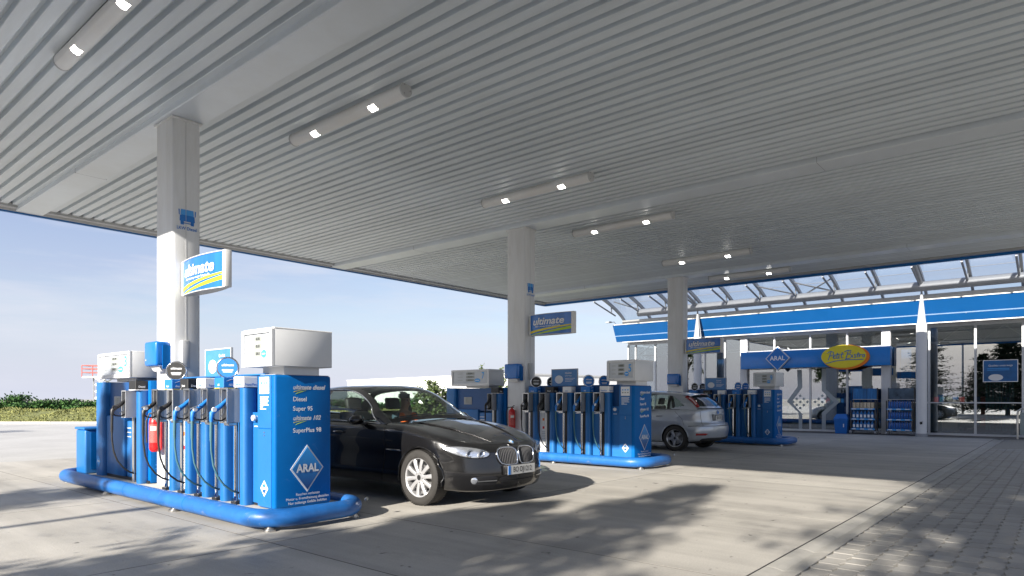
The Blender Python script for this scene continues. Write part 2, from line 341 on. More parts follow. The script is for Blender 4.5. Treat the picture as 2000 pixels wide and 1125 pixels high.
def brick_mat(name, c1, c2, mortar, sc):
    m = bpy.data.materials.new(name); m.use_nodes = True; t = m.node_tree; b = t.nodes['Principled BSDF']; b.inputs['Roughness'].default_value = .85
    co = t.nodes.new('ShaderNodeTexCoord'); br = t.nodes.new('ShaderNodeTexBrick'); br.inputs['Scale'].default_value = sc
    br.inputs['Color1'].default_value = (*c1,1); br.inputs['Color2'].default_value = (*c2,1); br.inputs['Mortar'].default_value = (*mortar,1); br.inputs['Mortar Size'].default_value = .02
    nz = t.nodes.new('ShaderNodeTexNoise'); nz.inputs['Scale'].default_value = .5; nz.inputs['Detail'].default_value = 8; mr = t.nodes.new('ShaderNodeMapRange'); mr.inputs['To Min'].default_value = .75; mr.inputs['To Max'].default_value = 1.2
    vm = t.nodes.new('ShaderNodeVectorMath'); vm.operation = 'SCALE'
    l = t.links.new; l(co.outputs['Object'], br.inputs['Vector']); l(co.outputs['Object'], nz.inputs['Vector']); l(nz.outputs['Fac'], mr.inputs['Value']); l(br.outputs['Color'], vm.inputs[0]); l(mr.outputs[0], vm.inputs['Scale']); l(vm.outputs[0], b.inputs['Base Color'])
    return m
PAVF = brick_mat('far_paving', (.50,.485,.455), (.46,.45,.42), (.36,.345,.32), 3.0)
sheet('road', PAVF, -60, 16.6, 60, 60, -.004)
sheet('far_paving', PAVF, -60, -60, -14, 16.6, -.006)
sheet('shop_pavement', mat('shop_apron', (.16,.155,.15), .8, var=.12, scale=5, bump=.2, bscale=70, dirt=.2), 26.2, -14, 27.3, 18, -.002)
# ------------------------------------------------------------------ canopy
CU0, CU1, CV0, CV1, CZ = .29, 21.0, -1.5, 15.9, 4.98
CEIL = mat('ceiling_sheet', (.70, .755, .80), .45, var=.05, scale=1.5, dirt=.16, rand=.05, stretch=(3, .3, 1))
BEAM = mat('beam_paint', (.69, .745, .80), .32, var=.04, scale=1.2, dirt=.10)
COLM = mat('column_paint', (.74, .75, .76), .38, var=.03, scale=3, dirt=.14, stretch=(3,3,.5), scuff=.05)
colx = [3.75, 11.04, 18.62]
cn = thing('canopy', 'large flat filling station canopy with ribbed white ceiling on three square columns', 'canopy', (11.2, 9.15, 0))
q = MB(); q.box(CU0+.1, CV0+.1, 5.16, CU1-.1, CV1-.1, 5.68); q.build('roof_slab', LGREY, cn)
sm = None; k = 0; x = CU0+.12
PR = [(.004,0),(.122,0),(.130,.006),(.134,.075),(.199,.075),(.199,.085),(-.001,.085),(-.001,.075),(-.004,.075),(-.002,.006)]
def in_beam(x): return any(c-.02 < x+.1 < c+.42 for c in colx)
while x < CU1-.32:
    if sm is None:
        q = MB(); q.prism(PR, (0, 0, 0), (1,0,0), (0,0,1), -(CV1-CV0-.36)); sm = q.mesh('ceiling_strip', CEIL)
    o = bpy.data.objects.new('ceiling_strip', sm); COL.objects.link(o); o.parent = cn
    o.location = (x-11.2, CV0+.18-9.15, 5.065); x += .2
for c in colx:
    q = MB(); q.rbox(c-.06, CV0+.1, CZ, c+.40, CV1-.06, 5.16, .012, 1); b_ = q.build('beam', BEAM, cn, smooth=30)
    for yy in (3.0, 12.4):
        box('beam_joint', GREY, b_, c-.063, yy, CZ-.0015, c+.403, yy+.006, 5.07)
    # column with head plate
    q = MB(); q.rbox(c, 8.90, 0, c+.36, 9.41, CZ+.01, .035, 3, True); cl = q.build('column', COLM, cn, smooth=30)
    box('column_head', COLM, cl, c-.02, 8.88, CZ-.03, c+.38, 9.43, CZ-.002, b=.006)
    q = MB(); q.box(c+.165, 8.894, .1, c+.170, 8.897, CZ-.04); q.build('column_seam', LGREY, cl)
    if c < 18:
        # lorry pictogram and lettering on the face towards the forecourt
        oo = Vector((c+.185, 8.898, 3.70)); s_ = .235
        plate('lorry_mark', [(-.42*s_,-.30*s_),(.42*s_,-.30*s_),(.40*s_,.02*s_),(.30*s_,.05*s_),(-.30*s_,.05*s_),(-.40*s_,.02*s_)], oo, PU, UP, BLUEP, cl, .003)
        plate('lorry_mark', [(-.37*s_,.05*s_),(.37*s_,.05*s_),(.34*s_,.36*s_),(-.34*s_,.36*s_)], oo, PU, UP, BLUEL, cl, .002)
        plate('lorry_mark', [(-.46*s_,.04*s_),(-.42*s_,.02*s_),(-.42*s_,.34*s_),(-.48*s_,.34*s_)], oo, PU, UP, BLUEP, cl, .003)
        plate('lorry_mark', [(.42*s_,.02*s_),(.46*s_,.04*s_),(.48*s_,.34*s_),(.42*s_,.34*s_)], oo, PU, UP, BLUEP, cl, .003)
        for sx_ in (-.28, .28): plate('lorry_mark', [((sx_-.09)*s_,-.5*s_),((sx_+.09)*s_,-.5*s_),((sx_+.09)*s_,-.30*s_),((sx_-.09)*s_,-.30*s_)], oo, PU, UP, BLUEP, cl, .003)
        plate('lorry_mark', rect(.5*s_,.05*s_), oo-Vector((0,0,.40*s_)), PU, UP, BLUEP, cl, .003)
        text('column_lettering', 'LKW Diesel', .060, (c+.18, 8.898, 3.535), PU, UP, BLUEP, cl, .003, bold=.0008, sx=.88)
# edge trim and fascia on the four sides
TRIM = mat('edge_trim', (.50, .50, .50), .35, .3, var=.05)
q = MB(); q.box(CU0+.06, CV1-.20, 5.02, CU1-.06, CV1-.03, 5.10); q.build('edge_trim', TRIM, cn)
q = MB(); q.box(CU0+.05, CV1-.03, 4.985, CU1-.05, CV1, 5.16); q.build('edge_trim', OFFW, cn)
q = MB(); q.box(CU1-.2, CV0+.1, 5.02, CU1-.05, CV1-.2, 5.10); q.build('edge_trim', TRIM, cn)
box('fascia', FASC, cn, CU0, CV1, 4.955, CU1, CV1+.06, 5.76)
box('fascia', FASC, cn, CU1-.05, CV0, 4.95, CU1+.03, CV1, 5.76)
box('fascia', FASC, cn, CU0-.04, CV0, 4.96, CU0+.05, CV1, 5.76)
box('fascia', FASC, cn, CU0, CV0-.05, 4.96, CU1, CV0, 5.76)
# ceiling lamps: long round tubes with two lit windows
lamps = [(2.40,'cut off by the top edge'),(5.26,'between the first column and the black car'),(9.29,'just left of the middle column'),(12.28,'just right of the middle column'),(16.56,'left of the far column'),(19.6,'nearest the blue edge by the shop')]
def lamp(x, where):
    t = thing('ceiling_lamp', 'white tube lamp with two lit windows, ' + where, 'ceiling lamp', (x, 7.28, 5.07), 'tube lamps under the canopy')
    q = MB(); y0, y1 = 6.09, 8.47; n = 14; G = []
    for y in (y0, y1): G.append([(x+.085*math.cos(a), y, 5.0+.085*math.sin(a)) for a in [math.pi*(1+.16) + (math.pi*(1-.32))*0 + 2*math.pi*k/24 for k in range(25)]])
    q.grid(G); q.build('housing', WHITE, t, smooth=True)
    for y in (y0, y1):
        e = MB(); s_ = -1 if y == y0 else 1; e.cyl((x, y, 5.0), (x, y+s_*.02, 5.0), .090, n=24); ec = e.build('end_cap', LGREY, t, smooth=30)
        for a in range(3): MB().cyl((x+.06*math.cos(a*2.1), y+s_*.02, 5.0+.06*math.sin(a*2.1)), (x+.06*math.cos(a*2.1), y+s_*.026, 5.0+.06*math.sin(a*2.1)), .008, n=8).build('screw', GREY, ec)
    for yc in (6.66, 7.92):
        G = [[(x+.0875*math.cos(a), y, 5.0+.0875*math.sin(a)) for a in [R(215)+R(60)*k/6 for k in range(7)]] for y in (yc-.06, yc+.06)]
        MB().grid(G).build('lit_window', LIT, t, smooth=True)
    for yc in (6.3, 7.28, 8.25): box('bracket', GREY, t, x-.03, yc-.03, 5.06, x+.03, yc+.03, 5.16)
    return t
for lx, wh in lamps: lamp(lx, wh)
# ------------------------------------------------------------------ pump islands
U0, V0 = 3.63, 6.22                       # corner of the first island's pump
isl_u = [3.63, 10.98, 18.72]
where = ['on the nearest island, left of the black saloon', 'on the middle island behind the black saloon', 'on the far island next to the shop']
short = ['on the nearest island', 'on the middle island', 'on the far island']
def digits_panel(hd, x, y0, y1, z0, z1, num, glare):
    # display face on the -x side of a pump head, reading direction -y
    yc, zc = (y0+y1)/2, (z0+z1)/2; W, H = y1-y0, z1-z0
    bz = MB(); t = .035                    # bezel frame, screen set back inside it
    for c in ((y0,z0,y1,z0+t*1.6),(y0,z1-t,y1,z1),(y0,z0+t*1.6,y0+t*1.3,z1-t),(y1-t*1.3,z0+t*1.6,y1,z1-t)): bz.box(x-.028, c[0], c[1], x, c[2], c[3])
    bz.build('bezel', OFFW, hd)
    sc = box('screen', mat('screen_glass', (.50,.53,.56), .18, var=.06, coat=.5), hd, x-.006, y0+t*1.3, z0+t*1.6, x-.001, y1-t*1.3, z1-t)
    for k, (dz, wd, s_) in enumerate(((.085, .13, '00.00'), (.01, .13, '00.00'), (-.065, .10, '000.0'))):
        zz = zc + .01 + dz*H/.37; yy = yc + .0*W
        plate('readout', rect(.22*W, .052), (x-.006, yy, zz), NV, UP, LCD, sc, .003)
        text('readout_digits', s_, .042, (x-.009, yy, zz), NV, UP, BLACKP, sc, .002, sx=.20*W/.15)
        plate('caption', rect(.14*W, .010), (x-.006, yy+.27*W, zz), NV, UP, LCD, sc, .002)
    plate('price_badge', ell(.15*W, .085), (x-.006, yc-.19*W, zc-.06), NV, UP, BLUEL, sc, .003)
    plate('caption', rect(.10*W, .012), (x-.009, yc-.19*W, zc-.06), NV, UP, PRINT, sc, .002)
    if num: text('pump_number', num, .20, (x-.006, yc-.34*W, zc+.04), NV, UP, BLUEL, sc, .003, bold=.004, sx=min(1., W/.7))
    for k in range(4): MB().cyl((x-.028, y1-.06-k*.05*W, z0+.028), (x-.031, y1-.06-k*.05*W, z0+.028), .007, n=8).build('rivet', GREY, hd)
def nozzle(p, x, y, z, m, hm, guard):
    # spout sits up inside the holder, body leans out, hose hangs in front and returns to the foot of the pipe
    nb = MB(); nb.tube([(x-.13,y,z+.17),(x-.19,y,z+.10),(x-.25,y,z+.045),(x-.31,y,z+.005),(x-.345,y,z-.03),(x-.35,y,z-.08),(x-.35,y,z-.13)], [.016,.022,.026,.029,.027,.020,.016], 10)
    n = nb.build('nozzle', m, p, smooth=50)
    MB().tube([(x-.05,y,z+.30),(x-.09,y,z+.235),(x-.14,y,z+.155)], [.012,.013,.015], 8).build('spout', STEEL, n, smooth=50)
    MB().tube([(x-.17,y,z+.07),(x-.15,y,z+.0),(x-.17,y,z-.07),(x-.24,y,z-.11),(x-.31,y,z-.10),(x-.345,y,z-.06)], .009, 6).build('lever_guard', DARK, n, smooth=50)
    MB().tube([(x-.20,y,z+.05),(x-.21,y,z-.03),(x-.26,y,z-.07)], [.007,.009,.006], 6).build('lever', STEEL, n, smooth=50)
    MB().cyl((x-.335,y-.028,z+.012),(x-.335,y-.046,z+.012), .026, .024, 14).build('nozzle_cap', OFFW if guard else m, n, smooth=30)
    if guard == 2: MB().tube([(x-.30+.05*math.cos(a)-.03, y-.02+.028*math.sin(a), z+.03+.018*math.cos(a+.6)) for a in [2*math.pi*k/14 for k in range(14)]], .006, 6, closed=True).build('hook_ring', STEEL, n, smooth=50)
    pts = [(x-.35,y,z-.12),(x-.352,y,z-.25),(x-.35,y,z-.42)]; P3 = [(x-.33,y-.005,z-.58),(x-.29,y-.015,z-.70),(x-.22,y-.022,z-.80),(x-.14,y-.022,z-.865),(x-.055,y-.012,z-.90)]
    h = MB().tube(pts+P3, .0115, 8).build('hose', hm, p, smooth=50)
    sl = MB(); sl.tube([(x-.35,y,z-.11),(x-.352,y,z-.26),(x-.351,y,z-.33)], [.017,.016,.013], 10); sl.build('hose_sleeve', hm if m != DARK else BLACK, h, smooth=50)
    for k in range(4): MB().cyl((x-.3515,y,z-.24-k*.02),(x-.3515,y,z-.248-k*.02), .0175, n=10).build('sleeve_ring', hm, h)
def disc_sign(p, x, y, m, lines):
    # round sign turned half-way towards the lane
    N = Vector((-.62,-.785,0)).normalized(); X = Vector((.785,-.62,0)).normalized(); c = Vector((x, y, 1.645))
    s = MB(); s.cyl(c+N*.009, c-N*.009, .105, n=32); o = s.build('round_sign', m, p, smooth=30)
    MB().tube([c+X*(.113*math.cos(2*math.pi*k/32))+Vector((0,0,.113*math.sin(2*math.pi*k/32))) for k in range(32)], .0115, 8, closed=True).build('sign_ring', CHROME, o, smooth=60)
    MB().cyl((x, y, 1.50), (x, y, 1.54), .012, n=8).build('sign_stem', STEEL, o)
    for zz, wd in lines: plate('sign_print', rect(wd, .014), Vector((x, y, zz))+N*.009, X, UP, PRINT, o, .002)
    text('sign_lettering', 'ultimate', .040, Vector((x, y, 1.675))+N*.009, X, UP, PRINT, o, .002, shear=.25, bold=.001)
def multi_pump(num):
    p = thing('multi_hose_pump', '', 'fuel pump', (U0, V0, .15)); B = (U0, V0, 0)
    def bx(name, m, par, x0,y0,z0,x1,y1,z1, b=0, seg=2): return box(name, m, par, U0+x0, V0+y0, z0, U0+x1, V0+y1, z1, b=b, seg=seg)
    # end cabinet facing the camera, with lettering
    c = bx('end_cabinet', BLUE2, p, 0,0,.152,.68,.335,1.545, b=.028, seg=3)
    bx('cabinet_top', LGREY, c, .02,.02,1.545,.66,.32,1.549)
    f = V0-.001
    def T(s, size, x, z, **k): return text('lettering', s, size, (U0+x, f, z), PU, UP, k.pop('m', PRINT), c, .003, align=k.pop('align','LEFT'), **k)
    T('ultimate diesel', .066, .205, 1.415, shear=.28, bold=.0018, m=SILV)
    T('Diesel', .066, .205, 1.29, bold=.0008); T('Super 95', .066, .205, 1.19, bold=.0008)
    T('ultimate 102', .066, .205, 1.09, shear=.28, bold=.0018, m=SILV); T('SuperPlus 98', .066, .205, .96, bold=.0008)
    for zz in (1.372, 1.047):
        plate('swoosh', [(.215,0),(.395,.036),(.30,.020),(.22,.006)], (U0, f, zz-.004), PU, UP, YEL, c, .003)
        plate('swoosh', [(.24,-.018),(.37,.022),(.30,.008),(.255,-.006)], (U0, f, zz-.008), PU, UP, LIME, c, .003)
    diamond(c, (U0+.375, f, .555), PU, .40, .50)
    for s_, z_ in (('Rauchen verboten', .285), ('Motor u. Fremdheizung abstellen', .242), ('Nur zulässige Gefäße befüllen', .199)): text('notice_lettering', s_, .039, (U0+.385, f, z_), PU, UP, PRINT, c, .003)
    # side of the end cabinet (faces the lane)
    sd_ = bx('side_door', BLUE, p, -.006,.06,.17,.0,.325,.98, b=.002, seg=1)
    bx('side_panel', BLUE, p, -.006,.06,.988,.0,.325,1.53, b=.002, seg=1)
    plate('sticker', rect(.19,.175), (U0-.006, V0+.19, 1.435), NV, UP, PRINT, p, .003)
    for a in range(3):
        for b_ in range(2): plate('sticker_mark', rect(.03,.022), (U0-.009, V0+.245-a*.055, 1.46-b_*.05), NV, UP, LCD if b_ else BLUEL, p, .002)
    for k in range(7): plate('notice_line', rect((.17,.16,.17,.15,.17,.06,.12)[k],.009), (U0-.006, V0+.19+(.0,.005,.0,.01,.0,.055,.025)[k], 1.315-k*.021), NV, UP, PRINT, p, .002)
    plate('emblem_tag', [(0,-.085),(.075,0),(0,.085),(-.075,0)], (U0-.006, V0+.19, .36), NV, UP, PRINT, p, .003)
    plate('emblem_tag', [(0,-.06),(.052,0),(0,.06),(-.052,0)], (U0-.009, V0+.19, .36), NV, UP, BLUEG, p, .002)
    text('emblem_tag', 'ARAL', .042, (U0-.011, V0+.19, .362), NV, UP, PRINT, p, .002, bold=.001)
    for k in range(2): MB().cyl((U0-.006, V0+.19, .945-k*.03),(U0-.012, V0+.19, .945-k*.03), .008, n=10).build('lock', STEEL, sd_)
    # nozzle bank
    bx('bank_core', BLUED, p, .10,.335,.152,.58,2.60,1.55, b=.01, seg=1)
    bx('bank_base', DARK, p, .06,.335,.15,.62,2.58,.20)
    bx('bank_lid', BLUE, p, .08,.335,1.55,.60,2.60,1.565)
    kinds = [('w','SuperPlus'),('u','102'),('w','Super'),('k','Diesel'),('u','diesel')]
    for k in range(5):
        y = .58+.44*k; ty, nm = kinds[k]; ylo = .335 if k == 0 else y-.38+.065
        q = MB(); q.rbox(U0-.055, V0+y-.062, .152, U0+.11, V0+y+.062, 1.41, .045, 4, True); co = q.build('bay_post', BLUE, p, smooth=40)
        # panels between posts: bright lower door, upper recess painted darker for its shade
        pm_ = BLUE
        if k == 4: pass
        y0_ = (.335 if k == 0 else y-.44+.062)+.004; y1_ = y-.066
        dd = bx('bay_door', PRINT if k == 4 else BLUE, p, .045,y0_,.18,.10,y1_,1.04, b=.004, seg=1)
        if k == 4:
            for a in range(2):
                for b_ in range(2): plate('hazard_mark', rect(.05,.05), (U0+.045, V0+y1_-.10-a*.10, .86-b_*.17), NV, UP, ORANGE if b_ == 0 else REDP, dd, .002)
            for b_ in range(8): plate('hazard_text', rect(.20,.008), (U0+.045, V0+(y0_+y1_)/2, .60-b_*.035), NV, UP, LCD, dd, .002)
        else:
            plate('door_caption', rect(.08,.010), (U0+.045, V0+y1_-.07, 1.0), NV, UP, PRINT, dd, .002)
        kn = MB(); yk = V0+(y0_+y1_)/2; kn.lathe([(0,-.03),(.03,-.03),(.034,-.012),(.026,0),(.026,.02)], (U0+.02, yk, 1.09), (1,0,0), 14); kn.build('knob', YEL if k == 3 else OFFW, p, smooth=40)
        bx('knob_plate', BLUE, p, .04,y0_,1.045,.10,y1_,1.15, b=.003, seg=1)
        # nozzle holder, open towards the lane
        hx0, hx1, hy0, hy1, hz0, hz1 = -.175,-.02,y+.062,y+.205,1.04,1.405
        hm = MB(); t_ = .012
        hm.box(U0+hx0,V0+hy0,hz0,U0+hx1,V0+hy0+t_,hz1); hm.box(U0+hx0,V0+hy1-t_,hz0,U0+hx1,V0+hy1,hz1)
        hm.box(U0+hx0,V0+hy0+t_,hz1-t_,U0+hx1,V0+hy1-t_,hz1); hm.box(U0+hx0,V0+hy0+t_,hz0,U0+hx1,V0+hy1-t_,hz0+t_)
        ho = hm.build('nozzle_holder', GREY, p)
        bx('holder_back', DARK, ho, hx1-.04,hy0+t_,hz0+t_,hx1,hy1-t_,hz1-t_)
        fm = MB(); e = .008
        for c_ in ((hy0-e,hz0-e,hy0+.006,hz1+e),(hy1-.006,hz0-e,hy1+e,hz1+e),(hy0+.006,hz1-.006,hy1-.006,hz1+e),(hy0+.006,hz0-e,hy1-.006,hz0+.006)): fm.box(U0+hx0-.012,V0+c_[0],c_[1],U0+hx0,V0+c_[2],c_[3])
        fm.build('holder_rim', STEEL if k != 3 else GREY, ho)
        bx('holder_foot', STEEL, ho, hx0+.02,hy0+.02,hz0-.035,hx0+.12,hy1-.02,hz0-.001, b=.006, seg=1)
        bx('pipe_slot', DARK, p, .02,hy0+.01,.2,.10,hy1-.01,1.04)
        MB().cyl((U0-.045,V0+y+.13,.17),(U0-.045,V0+y+.13,1.04), .021, n=12).build('return_pipe', CHROME if k not in (3,) else STEEL, p, smooth=40)
        bx('pipe_foot', DARK, p, -.08,y+.08,.15,.02,y+.18,.185, b=.006, seg=1)
        # topper label
        tm = {'w': PRINT, 'u': BLUEP, 'k': BLACKP}[ty]
        tp = bx('grade_label', tm, p, -.062,y-.064,1.418,.10,y+.15,1.535, b=.006, seg=1)
        if ty == 'u': bx('label_stripe', YEL, tp, -.063,y-.065,1.411,.101,y+.151,1.4175)
        text('grade_lettering', nm, .034, (U0+.02, V0+y-.064, 1.45), PU, UP, BLUEP if ty == 'w' else PRINT, tp, .002, bold=.0006)
        text('grade_lettering', nm, .034, (U0-.062, V0+y+.05, 1.45), NV, UP, BLUEP if ty == 'w' else PRINT, tp, .002, bold=.0006)
        if ty == 'u': plate('label_swoosh', [(-.05,-.01),(.05,.02),(.0,.012)], (U0+.02, V0+y-.064, 1.50), PU, UP, PRINT, tp, .002)
        nozzle(p, U0+.035, V0+y+.133, 1.17, DARK if k >= 3 else BLUEP, BLACK if k >= 3 else HOSEB, 2 if ty == 'u' else (1 if k < 3 else 0))
        if ty == 'u':
            disc_sign(p, U0+.03, V0+y+.02, BLACKP if k == 4 else BLUEP, ((1.62,.12),(1.60,.10)))
            disc_sign(p, U0+.60, V0+y+.02, BLACKP if k == 4 else BLUEP, ((1.62,.12),(1.60,.10)))
    # display head on its neck
    nk = bx('neck', OFFW, p, .13,.04,1.549,.55,.46,1.64)
    hd = bx('display_head', OFFW, p, -.03,-.045,1.632,.66,.57,2.02, b=.008)
    bx('head_lid', WHITE, hd, -.032,-.047,2.012,.662,.572,2.028, b=.004, seg=1)
    digits_panel(hd, U0-.03, V0-.045, V0+.57, 1.632, 2.012, num, True)
    return p
def single_pump(num):
    p = thing('single_hose_pump', '', 'fuel pump', (U0, V0+3.25, .15))
    def bx(name, m, par, x0,y0,z0,x1,y1,z1, b=0, seg=2): return box(name, m, par, U0+x0, V0+y0, z0, U0+x1, V0+y1, z1, b=b, seg=seg)
    bx('pump_base', DARK, p, .04,3.24,.15,.56,5.0,.19)
    q = MB(); q.rbox(U0-.02, V0+4.72, .152, U0+.50, V0+5.02, 1.54, .05, 4, True); q.build('end_post', BLUE, p, smooth=40)
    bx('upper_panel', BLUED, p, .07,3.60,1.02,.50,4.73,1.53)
    lw = bx('lower_door', BLUE, p, .02,4.02,.19,.50,4.70,1.05, b=.02)
    bx('hose_panel', BLUE, p, .05,3.62,.19,.50,4.0,.98, b=.01, seg=1)
    for k in range(3): plate('panel_caption', rect(.14,.012), (U0+.05, V0+3.92, .88-k*.06), NV, UP, PRINT, p, .002)
    bx('keypad', GREY, p, .055,4.25,1.16,.07,4.5,1.33, b=.004, seg=1)
    for a in range(4):
        for b_ in range(3): bx('key', LCD, p, .048,4.30+b_*.055,1.19+a*.032,.055,4.335+b_*.055,1.21+a*.032)
    plate('emblem_tag', [(0,-.085),(.07,0),(0,.085),(-.07,0)], (U0-.021, V0+4.87, .36), NV, UP, BLUEL, p, .003)
    text('emblem_tag', 'ARAL', .042, (U0-.024, V0+4.87, .362), NV, UP, PRINT, p, .002, bold=.001)
    bx('end_block', BLUE2, p, .06,3.23,.152,.56,3.47,1.54, b=.02)
    for k in range(2): plate('end_notice', rect(.14,.014), (U0+.2, V0+3.229, .40-k*.05), PU, UP, BLUEL, p, .002)
    y = 3.36
    q = MB(); q.rbox(U0-.055, V0+y-.062, .152, U0+.11, V0+y+.062, 1.41, .045, 4, True); q.build('bay_post', BLUE, p, smooth=40)
    hx0, hx1, hy0, hy1, hz0, hz1 = -.175,-.02,y+.062,y+.205,1.04,1.405; t_ = .012; hm = MB()
    hm.box(U0+hx0,V0+hy0,hz0,U0+hx1,V0+hy0+t_,hz1); hm.box(U0+hx0,V0+hy1-t_,hz0,U0+hx1,V0+hy1,hz1)
    hm.box(U0+hx0,V0+hy0+t_,hz1-t_,U0+hx1,V0+hy1-t_,hz1); hm.box(U0+hx0,V0+hy0+t_,hz0,U0+hx1,V0+hy1-t_,hz0+t_)
    ho = hm.build('nozzle_holder', GREY, p); bx('holder_back', DARK, ho, hx1-.04,hy0+t_,hz0+t_,hx1,hy1-t_,hz1-t_)
    bx('pipe_slot', DARK, p, .0,hy0+.01,.2,.10,hy1-.01,1.04)
    MB().cyl((U0-.045,V0+y+.13,.17),(U0-.045,V0+y+.13,1.04), .024, n=12).build('return_pipe', STEEL, p, smooth=40)
    tp = bx('grade_label', BLACKP, p, -.10,y-.064,1.418,.10,y+.16,1.535, b=.006, seg=1)
    bx('label_stripe', PRINT, tp, -.101,y-.065,1.408,.101,y+.161,1.4175)
    text('grade_lettering', 'Diesel', .034, (U0-.02, V0+y-.064, 1.455), PU, UP, PRINT, tp, .002, bold=.0006)
    nozzle(p, U0+.035, V0+y+.133, 1.17, DARK, BLACK, 0)
    bx('neck', LGREY, p, .08,3.75,1.54,.42,4.45,1.60)
    hd = bx('display_head', OFFW, p, -.03,3.62,1.585,.46,4.80,1.955, b=.012)
    digits_panel(hd, U0-.03, V0+3.62, V0+4.80, 1.585, 1.95, num, False)
    return p
def bumper(u0):
    b = thing('guard_rail', '', 'guard rail', (u0-.3, V0-.32, 0)); x0, x1, y0, y1, z, r = u0-.285, u0+.90, V0-.33, V0+5.72, .125, .092
    pts = []; rc = .34
    for cx, cy, a in ((x0+rc,y0+rc,180),(x1-rc,y0+rc,270),(x1-rc,y1-rc,0),(x0+rc,y1-rc,90)):
        for k in range(9): t = R(a+90*k/8); pts.append((cx+rc*math.cos(t), cy+rc*math.sin(t), z))
    MB().tube(pts, r, 20, closed=True).build('rail', RAILB, b, smooth=60)
    for yy in (y0+1.6, y0+3.3):
        MB().tube([(x0, yy-.006, z), (x0, yy+.006, z)], r+.0015, 20, caps=False).build('weld_joint', BLUE2, b)
    ft = [(x0+.09,y0+.09),(x0,y0+2.0),(x0,y0+4.1),(x1-.09,y0+.09),(x0+.09,y1-.09),(x1,y0+2.2),(x1,y0+4.2)]
    for k, (fx, fy) in enumerate(ft):
        q = MB(); q.cyl((fx,fy,0),(fx,fy,.018),.062,n=16); q.cyl((fx,fy,.018),(fx,fy,.032),.045,n=16); q.cyl((fx,fy,.032),(fx,fy,.05),.028,n=12); q.build('rail_foot', STEEL, b, smooth=30)
    MB().cyl((x1-.03,y0-.03,z+.07),(x1-.03,y0-.058,z+.085),.018,n=10).build('rail_bolt', STEEL, b)
    return b
PLIN = mat('plinth_concrete', (.42,.40,.36), .75, var=.08, scale=6, bump=.2, bscale=60, dirt=.2)
def towel(c):
    t = thing('towel_dispenser', '', 'towel dispenser', (c, 9.15, 1.68)); 
    q = MB(); q.rbox(c-.18, 8.97, 1.72, c-.002, 9.34, 2.04, .03, 3); q.build('cover', mat('towel_blue', (.006,.15,.52), .25, var=.04, coat=.3), t, smooth=40)
    box('back_plate', BLUE2, t, c-.10, 8.955, 1.68, c-.001, 8.968, 1.99)
    q = MB(); G = [[(c-.12+.05*k/5, y, 1.722-.07*math.sin(k/5*1.5)) for k in range(6)] for y in (9.03, 9.28)]; q.grid(G); G2 = [[(a+.004,b,c_-.002) for a,b,c_ in r_] for r_ in G[::-1]]; q.grid(G2); q.build('paper_towel', PRINT, t)
    MB().cyl((c-.182,9.28,1.80),(c-.178,9.28,1.80),.012,n=10).build('lock', LGREY, t)
    return t
def extinguisher(c):
    e = thing('fire_extinguisher', '', 'fire extinguisher', (c-.10, 9.20, .62)); x, y = c-.095, 9.19
    MB().lathe([(0,.60),(.05,.60),(.075,.63),(.078,.66),(.078,.98),(.07,1.03),(.045,1.065),(.022,1.075),(.022,1.10),(0,1.10)], (x,y,0), UP, 20).build('cylinder', RED, e, smooth=50)
    MB().box(x-.015,y-.05,1.10,x+.015,y+.02,1.12).build('valve', DARK, e)
    MB().tube([(x,y-.02,1.12),(x-.02,y-.06,1.145),(x-.03,y-.10,1.14)], .008, 6).build('handle', DARK, e, smooth=40)
    MB().tube([(x,y+.02,1.11),(x-.05,y+.07,1.10),(x-.085,y+.075,1.0),(x-.09,y+.06,.82),(x-.088,y+.05,.72)], .010, 8).build('hose', BLACK, e, smooth=40)
    q = MB(); G = [[(x+.0795*math.cos(a), y+.0795*math.sin(a), z) for z in (.72,.96)] for a in [R(170)+R(90)*k/10 for k in range(11)]]; q.grid(G); q.build('label', mat('extinguisher_label', (.60,.10,.09), .45, var=.6, scale=60, stretch=(1,1,3)), e, smooth=True)
    q = MB(); G = [[(x+.0797*math.cos(a), y+.0797*math.sin(a), z) for z in (.88,.935)] for a in [R(200)+R(55)*k/8 for k in range(9)]]; q.grid(G); q.build('label', mat('extinguisher_band', (.75,.72,.66), .45, var=.3, scale=60), e, smooth=True)
    box('wall_hook', STEEL, e, x+.06, y-.02, .98, c-.001, y+.02, 1.04)
    return e
